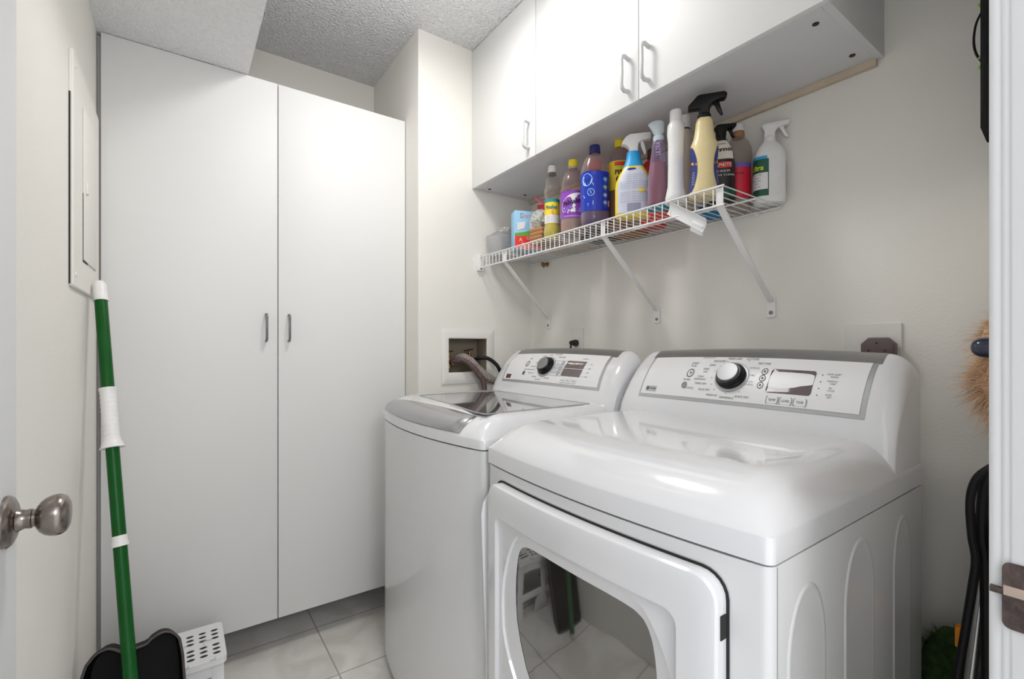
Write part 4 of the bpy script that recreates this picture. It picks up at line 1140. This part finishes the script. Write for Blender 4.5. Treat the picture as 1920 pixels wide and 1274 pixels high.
# black spray bottle
x, y = 1.250, 0.735
B = Bottle('black_spray_bottle', 'dark spray bottle with white script patch and red banner on a black label', 'spray bottle', x, y,
           [(0, .024, .032), (.005, .027, .037), (.12, .027, .036), (.14, .025, .033), (.165, .023, .025), (.178, .018, .018), (.185, .014, .014)], toward(x, y, .05), 2.4)
B.body(M['dark'])
f = B.map(0, .0010)
b_ = MB()
for k in range(14):
    def ed(z):
        t = (z - .125) / .052
        return (-.030 + .012 * t * t, .030 - .004 * t - .012 * max(0, t - .5) * 2)
    z0_, z1_ = .122 + .054 * k / 14, .122 + .054 * (k + 1) / 14
    v = []
    for z in (z0_, z1_):
        a, c = ed(z); v += [f(a + (c - a) * i / 8, z) for i in range(9)]
    b_.add(v, [(i, i + 1, 10 + i, 9 + i) for i in range(8)])
lb = b_.build('script_patch', M['cream2'], B.root, smooth=60)
b_ = MB(); put_text(b_, 'Zarmon', 0, .148, .017, B.map(0, .0016), slant=.3, bold=.06, sx=1.1, rot=.08); patch(b_, -.020, .008, .164, .1655, B.map(0, .0016), 4, 1); b_.build('label_lettering', M['dark'], lb, smooth=0)
b_ = MB(); patch(b_, -.028, .022, .097, .113, f, 10, 3); rb_ = b_.build('red_banner', M['redl'], B.root, smooth=60)
b_ = MB(); put_text(b_, 'GRANITE', -.004, .105, .012, B.map(0, .0016), bold=.04); put_text(b_, 'DETAILER', 0, .088, .0085, B.map(0, .0012)); put_text(b_, '& POLISH CLEANER', .002, .077, .0075, B.map(0, .0012)); b_.build('banner_lettering', M['white'], rb_, smooth=0)
b_ = MB(); B.band(.014, .040, .0007, -1.5, 1.5, mb_=b_); b_.build('green_band', M['dkgreen'], B.root, smooth=60)
sprayer(B, .192, PI / 2 + .3, M['black'], .85, .0125, 2)

# clear bottle with red label
x, y = 1.343, 0.736
B = Bottle('red_label_bottle', 'clear bottle with red label and brown neck ring, near the wall', 'bottle', x, y,
           [(0, .030, .030), (.005, .034, .034), (.13, .034, .034), (.136, .036, .036), (.155, .038, .038), (.18, .036, .036), (.20, .029, .029), (.216, .016, .016), (.222, .0135, .0135), (.236, .0135, .0135)], toward(x, y), 2.1)
B.body(M['clear'])
B.band(.001, .03, -.001).build('liquid', M['beige'], B.root)
lb = B.band(.030, .118, .0006, -1.9, 1.9).build('label', M['crimson'], B.root)
b_ = MB(); patch(b_, -.05, .05, .118, .131, B.map(0, .0012), 16, 2); b_.build('label_header', M['violet'], lb, smooth=60)
b_ = MB(); put_text(b_, 'CLEAN', -.002, .100, .010, B.map(0, .0014)); put_text(b_, '&', -.012, .056, .026, B.map(0, .0014), bold=.05); b_.build('label_lettering', M['dark'], lb, smooth=0)
cap(B, .232, .252, .0165, M['white']); b_ = MB(); b_.lathe([(.0165, .214), (.0175, .218), (.0165, .231)], n=24); b_.build('neck_band', M['brownc'], B.root)

# white spray bottle with green label
x, y = 1.350, 0.650
B = Bottle('white_spray_bottle', 'white spray bottle with green-edged label at the open end of the shelf', 'spray bottle', x, y,
           [(0, .025, .036), (.005, .028, .040), (.125, .028, .040), (.140, .027, .038), (.158, .022, .030), (.172, .016, .018), (.180, .013, .013)], PI + .62, 3.2)
B.body(M['white'])
f = B.map(-.40, .0010); 
b_ = MB(); patch(b_, -.045, .012, .018, .120, f, 16, 4); lb = b_.build('label', M['dkgreen'], B.root, smooth=60)
f2 = B.map(-.40, .0016)
b_ = MB(); patch(b_, -.040, .011, .036, .082, f2, 12, 3); b_.build('label_panel', M['white'], lb, smooth=60)
b_ = MB(); put_text(b_, 'Ultra', -.016, .095, .019, f2, bold=.06, slant=.2); b_.build('brand_lettering', M['limeg'], lb, smooth=0)
b_ = MB(); f3 = B.map(-.40, .0021)
for k, t in enumerate(('cleaner & stain', 'remover', 'kitchen bath', 'laundry', 'safe to use')): put_text(b_, t, -.016, .077 - k * .008, .0055, f3)
b_.build('fine_print', M['ink'], lb, smooth=0)
b_ = MB(); patch(b_, -.044, .010, .120, .128, f2, 12, 1); b_.build('blue_edge', M['cyan'], lb, smooth=60)
b_ = MB(); f4 = B.map(1.45, .0010)
for z in [(.112 - k * .0045) for k in range(20)]:
    patch(b_, -.008, .008, z, z + .0018, f4, 3, 1)
b_.build('back_print', M['graytxt'], B.root, smooth=0)
sprayer(B, .183, 1.50, M['white'], 1.05, .0115, 2)
o = bpy.data.objects

# ------------------------------------------------------------------ other things on the shelf
def rb(x, y, z, rz, name, label, cat): return thing(name, label, cat, (x, y, z), rz)
# clear bin at the far end
t = rb(1.20, 1.700, ZD, 0, 'clear_bin', 'clear plastic bin at the far left end of the wire shelf', 'bin')
b_ = MB()
for s in (1,):
    o_ = rrect(-.09, .09, -.062, .062, .012, 4)
    b_.rings([[(a * .9, c * .9, .001) for a, c in o_], [(a, c, .085) for a, c in o_], [(a * 1.03, c * 1.03, .086) for a, c in o_], [(a * 1.03, c * 1.03, .089) for a, c in o_], [(a * .98, c * .98, .086) for a, c in o_], [(a * .88, c * .88, .003) for a, c in o_]], True, True)
b_.build('bin_shell', M['bin'], t, smooth=30)
def crumple(mb_, c, rx, ry, rz_, n=14, amp=.25, seed=1, m=0):
    rd = random.Random(seed); vs = []; fs = []
    for i in range(n + 1):
        for k in range(n * 2):
            th = PI * i / n; ph = PI * k / n
            q = 1 + amp * (rd.random() - .5) * (1 if 0 < i < n else 0)
            vs.append((c[0] + rx * math.sin(th) * math.cos(ph) * q, c[1] + ry * math.sin(th) * math.sin(ph) * q, c[2] + rz_ * math.cos(th) * q))
    w_ = n * 2
    fs = [(i * w_ + k, i * w_ + (k + 1) % w_, (i + 1) * w_ + (k + 1) % w_, (i + 1) * w_ + k) for i in range(n) for k in range(w_)]
    mb_.add(vs, fs, m)
b_ = MB(); crumple(b_, (1.195, 1.700, ZD + .100), .070, .050, .026, 12, .45, 4)
tag(b_.build('plastic_wrap', M['bag'], smooth=0), 'crumpled white plastic wrap heaped on top of the clear bin on the shelf', 'plastic wrap')
# soap box
t = rb(1.175, 1.548, ZD, toward(1.175, 1.548, .28), 'detergent_box', 'upright cardboard carton printed blue, green and red beside the clear bin', 'carton')
b_ = MB(); b_.box(-.030, .030, -.056, .056, 0, .155); bx = b_.build('carton', [M['skyblue']], t, bevel=.001)
def fb(off): return lambda a, z: (.030 + off, a, z)
b_ = MB(); poly2(b_, [(-.056, 0), (.056, 0), (.056, .058), (-.056, .050)], fb(.0006)); b_.build('red_print', M['redl'], bx, smooth=0)
b_ = MB(); poly2(b_, [(-.056, .050), (.056, .058), (.056, .085), (.02, .078), (-.01, .070), (-.03, .066), (-.056, .062)], fb(.0008)); b_.build('green_print', M['greenl'], bx, smooth=0)
b_ = MB(); poly2(b_, [(-.046, .074), (-.014, .084), (-.010, .112), (-.046, .105)], fb(.0012)); poly2(b_, [(.006, .080), (.044, .086), (.050, .125), (.006, .118)], fb(.0012))
for a, z, t_ in ((-.032, .036, 'A'), (.0, .044, 'O'), (-.02, .016, 'D'), (.018, .022, 'X')): put_text(b_, t_, a, z, .020, fb(.0012))
b_.build('white_print', M['white'], bx, smooth=0)
b_ = MB(); put_text(b_, 'Dover', 0, .136, .027, fb(.0012), rot=.08, bold=.04); b_.build('carton_lettering', M['pinkwhite'], bx, smooth=0)
# red flag and pink stick
b_ = MB(); 
P0 = Vector((1.17, 1.470, ZD + .100))
b_.rings([[(1.212, 1.520, ZD + .140), (1.212, 1.520, ZD + .188), (1.216, 1.445, ZD + .176)], [(1.218, 1.520, ZD + .140), (1.218, 1.520, ZD + .188), (1.222, 1.445, ZD + .176)]])
b_.box(1.212, 1.218, 1.506, 1.520, ZD, ZD + .145)
tag(b_.build('red_flap', M['red'], bevel=.0005), 'pointed dark red cardboard flap sticking out behind the printed carton', 'flap')
b_ = MB(); b_.tube([(1.245, 1.415, ZD + .001), (1.242, 1.412, ZD + .10), (1.238, 1.470, ZD + .172), (1.234, 1.560, ZD + .232)], .0055, 8)
tag(b_.build('pink_stick', M['pink']), 'pink plastic stick poking up behind the yellow-green bottle', 'stick')
# bag bundle and folded cloths
b_ = MB(); crumple(b_, (1.150, 1.424, ZD + .098), .035, .040, .034, 12, .35, 9)
tag(b_.build('foil_bag', M['foil'], smooth=0), 'crumpled silvery see-through bag lying on folded brown cloths', 'bag')
def fold(name, label, x, y, z, w, d, h, m, rz=0, n=3):
    t = thing(name, label, 'cloth', (x, y, z), rz)
    b = MB()
    for k in range(n):
        hh = h / n
        o_ = rrect(-w, w - .004 * (k % 2), -d + .003 * (k % 2), d, .01, 4)
        rs = [[(a * q, c * q, k * hh + zz * hh) for a, c in o_] for q, zz in ((.96, .02), (1.0, .25), (1.0, .7), (.96, .95))]
        b.rings(rs)
    b.build('folded_layers', m, t, smooth=50)
    t['group'] = 'folded cloths on the wire shelf'
    return t
fold('folded_cloth', 'stack of folded brown and tan cloths under the silvery bag', 1.165, 1.422, ZD, .046, .036, .060, M['brownc'], .1, 4)
fold('folded_cloth', 'grey-white folded rag flat on the shelf below the folded brown cloths', 1.310, 1.430, ZD, .060, .12, .020, M['tan'], .05, 2)
fold('folded_cloth', 'black flat folded cloth behind the yellow-green bottle', 1.290, 1.230, ZD, .060, .060, .025, M['dark'], .1, 2)
fold('folded_cloth', 'orange-brown cloth lying behind the purple-labelled bottle', 1.320, 1.125, ZD, .050, .050, .024, M['brownc'], -.05, 2)
fold('folded_cloth', 'bright red cloth lying flat on the shelf under the bottles, behind the middle bracket', 1.205, 0.925, ZD, .040, .055, .022, M['redl'], .02, 2)
fold('folded_cloth', 'blue cloth lying flat on the shelf behind the cream bottle', 1.325, 0.812, ZD, .046, .034, .022, M['bluecl'], .0, 2)
# teal bowl-like container under the clear spray bottle
# white plastic clip hanging on the front lip
t = rb(SX, 0.735, SZ - .048, 0, 'plastic_label_holder', 'curved white plastic clip hanging from the front lip of the shelf', 'clip')
b_ = MB(); rs = []
A = Vector((-.004, .055, .030)); Bv = Vector((-.020, -.062, -.045))
d = (Bv - A).normalized(); up = Vector((-.3, 0, 1)); up = (up - d * up.dot(d)).normalized(); nn = d.cross(up)
for k in range(13):
    tt_ = k / 12; p = A.lerp(Bv, tt_); w_ = .018
    prof_ = []
    for i in range(9):
        a = -1 + i / 4; prof_.append(p + up * w_ * a + nn * (.006 * (a * a) - .004))
    for i in range(8, -1, -1):
        a = -1 + i / 4; prof_.append(p + up * w_ * a + nn * (.006 * (a * a) - .0065))
    rs.append(prof_)
b_.rings(rs); cb = b_.build('clip_arm', M['plast'], t, smooth=50)
b_ = MB(); b_.obox(A.lerp(Bv, .82) - up * .018 + nn * -.004, d * .022, up * .014, nn * .004); b_.build('clip_foot', M['plast'], cb, bevel=.003, bseg=3)

# ------------------------------------------------------------------ dustpan and pole
dp = thing('lobby_dustpan', 'black upright dustpan standing on the floor against the green pole', 'dustpan', (-.07, 1.44, 0))
def loc(p): return (p[0] + .07, p[1] - 1.44, p[2])
prof_o = [(-.112, 0), (-.122, .20), (-.121, .30), (-.118, .336), (-.111, .359), (-.096, .377), (-.081, .383), (-.064, .3805), (-.054, .373), (-.042, .363), (-.019, .363), (.003, .364), (.010, .366), (.018, .373), (.033, .3785), (.044, .3795), (.054, .3775), (.067, .369), (.079, .353), (.086, .314), (.090, .256), (.091, .15), (.082, 0)]
po = prof_o
b_ = MB()
def pl3(a, z, dpt):   # plane of the pan: leans back slightly, turned toward the room
    ca, sa = math.cos(.10), math.sin(.10)
    y = 1.40 + z * .36 - dpt
    return loc((-.075 + a * ca, y + a * sa, z + 0.004))
cc = (0, .20)
outer_ = raypoly(po, cc, 150); 
inn = [(cc[0] + (p[0] - cc[0]) * .94, cc[1] + (p[1] - cc[1]) * .955) for p in outer_]
deep = [(cc[0] + (p[0] - cc[0]) * .86, cc[1] + (p[1] - cc[1]) * .90) for p in outer_]
deepo = [(cc[0] + (p[0] - cc[0]) * .90, cc[1] + (p[1] - cc[1]) * .93) for p in outer_]
b_.rings([[pl3(a, z, -.045) for a, z in deepo], [pl3(a, z, .0) for a, z in outer_]], True, False)
b_.rings([[pl3(a, z, -.003) for a, z in inn], [pl3(a, z, -.042) for a, z in deep]], False, True)
pb = b_.build('pan_shell', M['pan'], dp, smooth=50)
b_ = MB(); ring = [pl3(a, z, .000) for a, z in mixp(outer_, inn, .4)]; ring.append(ring[0]); b_.tube(ring, .0034, 8)
b_.build('pan_rim', M['panrim'], dp, smooth=60)
pole = thing('green_pole', 'long green pole with white grip leaning into the corner by the tall cupboard', 'broom handle', (-.07, 1.36, 0))
A = Vector((-.182, 1.750, 1.318)); Bv = Vector((-.0665, 1.350, .030))
def pp(t): p = A.lerp(Bv, t); return (p.x + .07, p.y - 1.36, p.z)
def tz(z): return (A.z - z) / (A.z - Bv.z)
def seg(z0, z1, r, m, name, n=16, par=None, prof=None):
    b = MB()
    if prof is None: b.tube([pp(tz(z0)), pp(tz((z0 + z1) / 2)), pp(tz(z1))], r, n)
    else: b.tube([pp(tz(z0 + (z1 - z0) * k / (len(prof) - 1))) for k in range(len(prof))], prof, n)
    return b.build(name, m, par or pole, smooth=50)
sh = seg(1.27, .02, .0145, M['green'], 'shaft')
seg(1.318, 1.262, .0165, M['white'], 'hanging_cap', prof=[.010, .0155, .0160, .0165, .0165, .017, .017])
g = []
for k in range(40):
    t_ = k / 39; g.append(.0175 + .0012 * (k % 3 == 0) + (.009 * max(0, (t_ - .82) / .18) ** 1.3))
g[0] = .020; g[1] = .020
seg(1.022, .868, 0, M['white'], 'grip', prof=g)
seg(.655, .630, .0165, M['white'], 'joint_collar', prof=[.0165, .0165, .0165, .0185, .0185])

# ------------------------------------------------------------------ folding step stool
st = thing('step_stool', 'low white folding step stool with oval holes in its top, under the tall cupboard doors', 'stool', (-.02, 1.722, 0))
cu = bpy.data.curves.new('stool_top', 'CURVE'); cu.dimensions = '2D'; cu.fill_mode = 'BOTH'; cu.extrude = .0010
def spl(pts):
    s = cu.splines.new('POLY'); s.points.add(len(pts) - 1); s.use_cyclic_u = True
    for p, q in zip(s.points, pts): p.co = (q[0], q[1], 0, 1)
spl(rrect(-.137, .137, -.108, .108, .016, 5))
for i in range(8):
    for jj in range(6):
        cx = -.113 + i * .0323; cyy = -.070 + jj * .0235 + (.016 if jj > 2 else 0) + .010 * 0
        spl([(cx + .0105 * math.cos(a), cyy + .0072 * math.sin(a)) for a in [2 * PI * k / 14 for k in range(14)]])
ob = bpy.data.objects.new('tmp', cu); COL.objects.link(ob)
me = bpy.data.meshes.new_from_object(ob.evaluated_get(bpy.context.evaluated_depsgraph_get()))
bpy.data.objects.remove(ob); me.materials.clear(); me.materials.append(M['plast'])
top = bpy.data.objects.new('stool_top', me); COL.objects.link(top); top.parent = st; top.location = (0, 0, .2190)
b_ = MB(); b_.box(-.130, .130, -.102, .102, .2155, .2170); b_.build('hole_shade_sheet', M['gap_shade'], st, smooth=0)  # near-black sheet added as painted shade inside the holes of the top
b_ = MB(); o1 = rrect(-.137, .137, -.108, .108, .016, 5); o2 = rrect(-.131, .131, -.102, .102, .010, 5)
b_.rings([[(x_, y_, .203) for x_, y_ in o2], [(x_, y_, .203) for x_, y_ in o1], [(x_, y_, .2182) for x_, y_ in o1], [(x_, y_, .2182) for x_, y_ in o2]], False, False); b_.build('top_rim', M['plast'], st, smooth=30)
b_ = MB()
for i in range(4):
    x_ = -.100 + i * .0646
    for a0, b0, c0, d0 in ((x_ - .012, x_ - .010, -.010, .010), (x_ - .012, x_ + .012, .009, .0105), (x_ + .0, x_ + .014, -.1075, -.106), (x_ + .013, x_ + .0145, -.1075, -.094)):
        b_.box(a0, b0, c0 - .001, d0 + .0, .2215, .2225)
b_.build('hinge_line', M['greyp'], st, smooth=0)
for sgn in (-1, 1):
    b_ = MB()
    # front and back leg frames, folded outward, with arched cut-outs
    yt, yb = sgn * .085, sgn * .118
    for x0_, x1_ in ((-.130, -.098), (.098, .130), (-.020, .020)):
        rs = []
        for z, w_ in ((.206, 1), (.15, 1), (.08, .95), (.03, 1.05), (.0, 1.15)):
            yy = yt + (yb - yt) * (1 - z / .206); cx = (x0_ + x1_) / 2; hw_ = (x1_ - x0_) / 2 * w_
            rs.append([(cx - hw_, yy - .004, z), (cx + hw_, yy - .004, z), (cx + hw_, yy + .004, z), (cx - hw_, yy + .004, z)])
        b_.rings(rs)
    for z0_, z1_ in ((.165, .206), (.060, .085)):
        rs = []
        for z in (z0_, z1_):
            yy = yt + (yb - yt) * (1 - z / .206); rs.append([(-.126, yy - .0035, z), (.126, yy - .0035, z), (.126, yy + .0035, z), (-.126, yy + .0035, z)])
        b_.rings(rs)
    b_.build('leg_frame', M['plast'], st, bevel=.0015)
    b_ = MB(); b_.box(sgn * .126 - .005, sgn * .126 + .005, -.075, .075, .150, .200)
    b_.build('side_brace', M['plast'], st, bevel=.0015)

# ------------------------------------------------------------------ things hung and leaned on the near wall, right of the doorway
# black bag
bg = thing('black_hanging_bag', 'tall black bag with lime stitches hanging beside the door casing at upper right', 'bag', (1.25, YN1, 1.52))
b_ = MB()
prf = [(-.16, .040), (.05, .040), (.05, .0), (-.16, .0)]
b_.rings([[(-.14, .001, .06), (.06, .001, .0), (.06, .10, .0), (-.14, .068, .06)], [(-.14, .001, .12), (.06, .001, .10), (.06, .109, .032), (-.14, .078, .10)], [(-.14, .001, .80), (.06, .001, .80), (.06, .109, .80), (-.14, .078, .80)]])
b_.v = [(x_ if x_ < 0 else .0, y_, z_) for x_, y_, z_ in b_.v]
b_.build('bag_body', M['bagblack'], bg, bevel=.003)
b_ = MB()
for z in (.268, .166, .149): b_.obox((-.001, .1095, z), (.006, 0, .0), (0, .0012, 0), (0, .0, .0016))
b_.build('stitching', M['lime'], bg)
b_ = MB(); b_.tube(arc_pts([(0.0, .107, .255), (.0, .115, .235), (.0, .118, .205), (.0, .115, .180), (.0, .107, .160)]), .0020, 8); b_.build('side_loop', M['rubber'], bg)
# tan fluffy duster
def furry(mb_, c, rx, ry, rz_, n, ln, w, rd, droop=.4, zmin=-1, m=0):
    for k in range(n):
        u = rd.uniform(zmin, 1); a = rd.uniform(0, 2 * PI); q = math.sqrt(1 - u * u)
        dn = Vector((q * math.cos(a), q * math.sin(a), u)); p = Vector((c[0] + rx * dn.x, c[1] + ry * dn.y, c[2] + rz_ * dn.z)) * 1.0
        l = ln * rd.uniform(.5, 1.3); side = dn.cross(Vector((rd.uniform(-1, 1), rd.uniform(-1, 1), rd.uniform(-1, 1)))).normalized()
        cur = Vector((rd.uniform(-1, 1), rd.uniform(-1, 1), rd.uniform(-1, .6))) * .5
        pts = [p + dn * (l * t) + cur * (l * t * t) + Vector((0, 0, -droop * l * t * t)) for t in (-.15, .25, .6, 1)]
        v = []
        for i, q_ in enumerate(pts):
            ww = w * (1, .9, .55, .05)[i]; v += [q_ - side * ww, q_ + side * ww]
        mb_.add(v, [(0, 1, 3, 2), (2, 3, 5, 4), (4, 5, 7, 6)], m)
rd = random.Random(3)
fd = thing('fluffy_duster', 'fluffy tan duster hanging beside the door casing at mid height', 'duster', (1.27, .172, 1.08))
b_ = MB()
crumple(b_, (0, -.008, .055), .030, .046, .060, 10, .3, 2); crumple(b_, (0, -.004, -.015), .034, .052, .055, 10, .3, 3); crumple(b_, (0, -.020, -.075), .026, .036, .045, 10, .3, 5)
b_.build('fluff_core', M['furcore'], fd, smooth=60)
b_ = MB()
furry(b_, (0, -.008, .055), .030, .046, .060, 2600, .026, .0006, rd); furry(b_, (0, -.004, -.015), .034, .052, .055, 2600, .030, .0006, rd); furry(b_, (0, -.020, -.075), .026, .036, .045, 1600, .028, .0006, rd)
b_.build('fluff', M['fur'], fd, smooth=0, recalc=False)['kind'] = 'stuff'
b_ = MB(); b_.tube([(-.002, -.075, .05), (-.002, -.055, .02), (-.0, -.03, .005)], .005, 8); b_.build('handle_stub', M['tan'], fd)
# navy hook handle in front of it
nb = MB()
nb.tube(arc_pts([(1.180, .104, 1.128), (1.180, .135, 1.124), (1.180, .165, 1.130), (1.180, .192, 1.133), (1.180, .210, 1.133)], 5), [.013] * 6 + [.016] * 5 + [.019] * 4 + [.0185, .018, .0165, .014, .010, .003][:6], 16)
tag(nb.build('navy_handle', M['navy'], smooth=60), 'glossy navy blue rounded handle end poking past the tan duster', 'handle')
# vacuum hoses / upright cleaner
vc = thing('upright_vacuum', 'black upright vacuum with looped hose and silver tube leaning by the door casing', 'vacuum cleaner', (1.16, .16, 0))
def vq(x, y, z): return (x - 1.16, y - .16, z)
b_ = MB(); b_.tube(arc_pts([vq(1.16, .165, .935), vq(1.15, .178, .925), vq(1.15, .197, .90), vq(1.15, .205, .86), vq(1.15, .203, .80), vq(1.15, .198, .755), vq(1.15, .203, .70), vq(1.15, .212, .62), vq(1.15, .226, .50), vq(1.15, .238, .40), vq(1.15, .24, .10)]), .0065, 10)
b_.build('hose', M['rubber'], vc)
b_ = MB(); b_.tube(arc_pts([vq(1.18, .160, .93), vq(1.17, .178, .915), vq(1.17, .190, .88), vq(1.17, .193, .80), vq(1.17, .188, .72), vq(1.17, .186, .40), vq(1.17, .186, .06)]), .009, 10)
b_.build('hose', M['rubber'], vc)
b_ = MB(); b_.tube([vq(1.20, .172, .88), vq(1.20, .172, .95)], .008, 12); b_.tube([vq(1.195, .195, .72), vq(1.195, .222, .40), vq(1.195, .235, .05)], .010, 14)
b_.build('silver_tube', M['greytube'], vc)
b_ = MB(); b_.rings([[vq(1.15, .120, z), vq(1.15, .178, z), vq(1.20, .178, z), vq(1.20, .120, z)] for z in (.02, .30, .60, .78, .82)]); b_.build('vacuum_body', M['black'], vc, bevel=.008, bseg=3)
b_ = MB(); b_.obox(vq(1.205, .214, .590), (.010, 0, 0), (0, .021, -.004), (0, 0, .020)); b_.build('orange_clip', M['orange'], vc, bevel=.003)
b_ = MB(); b_.rings([[vq(1.10, .115, z), vq(1.10, .262, z), vq(1.215, .262, z), vq(1.215, .115, z)] for z in (.001, .05)]); b_.build('floor_head', M['black'], vc, bevel=.012, bseg=3)
# green shaggy mop
gm = thing('green_mop', 'shaggy green mop head on the floor between the nearer machine and the corner', 'mop', (1.320, .255, 0))
b_ = MB(); b_.rings([[(.050 * q * math.cos(t) , .080 * q * math.sin(t), z) for t in [2 * PI * k / 20 for k in range(20)]] for z, q in ((.001, .85), (.05, .95), (.30, 1), (.42, .9), (.50, .62), (.54, .3))]); b_.build('mop_core', M['grasscore'], gm, smooth=60)
b_ = MB()
rd = random.Random(5)
for k in range(5200):
    a = rd.uniform(0, 2 * PI); z = rd.uniform(.03, .52); q = 1 if z < .40 else max(.25, 1 - (z - .40) / .17)
    dn = Vector((math.cos(a), math.sin(a), .35)).normalized(); p = Vector((.048 * q * math.cos(a), .078 * q * math.sin(a), z))
    l = .028 * rd.uniform(.6, 1.3); side = Vector((-math.sin(a), math.cos(a), rd.uniform(-.4, .4))).normalized()
    lean = Vector((rd.uniform(-.5, .5), rd.uniform(-.5, .5), rd.uniform(-.2, .7)))
    v = []
    for t_, w_ in ((0, .0009), (.5, .0008), (1, .0001)):
        c = p + dn * l * t_ + lean * l * t_ * t_ * .6; c.x = max(-.054, min(c.x, .066)); c.z = max(c.z, .002); v += [c - side * w_, c + side * w_]
    b_.add(v, [(0, 1, 3, 2), (2, 3, 5, 4)])
b_.build('mop_pile', M['grass'], gm, smooth=0, recalc=False)['kind'] = 'stuff'
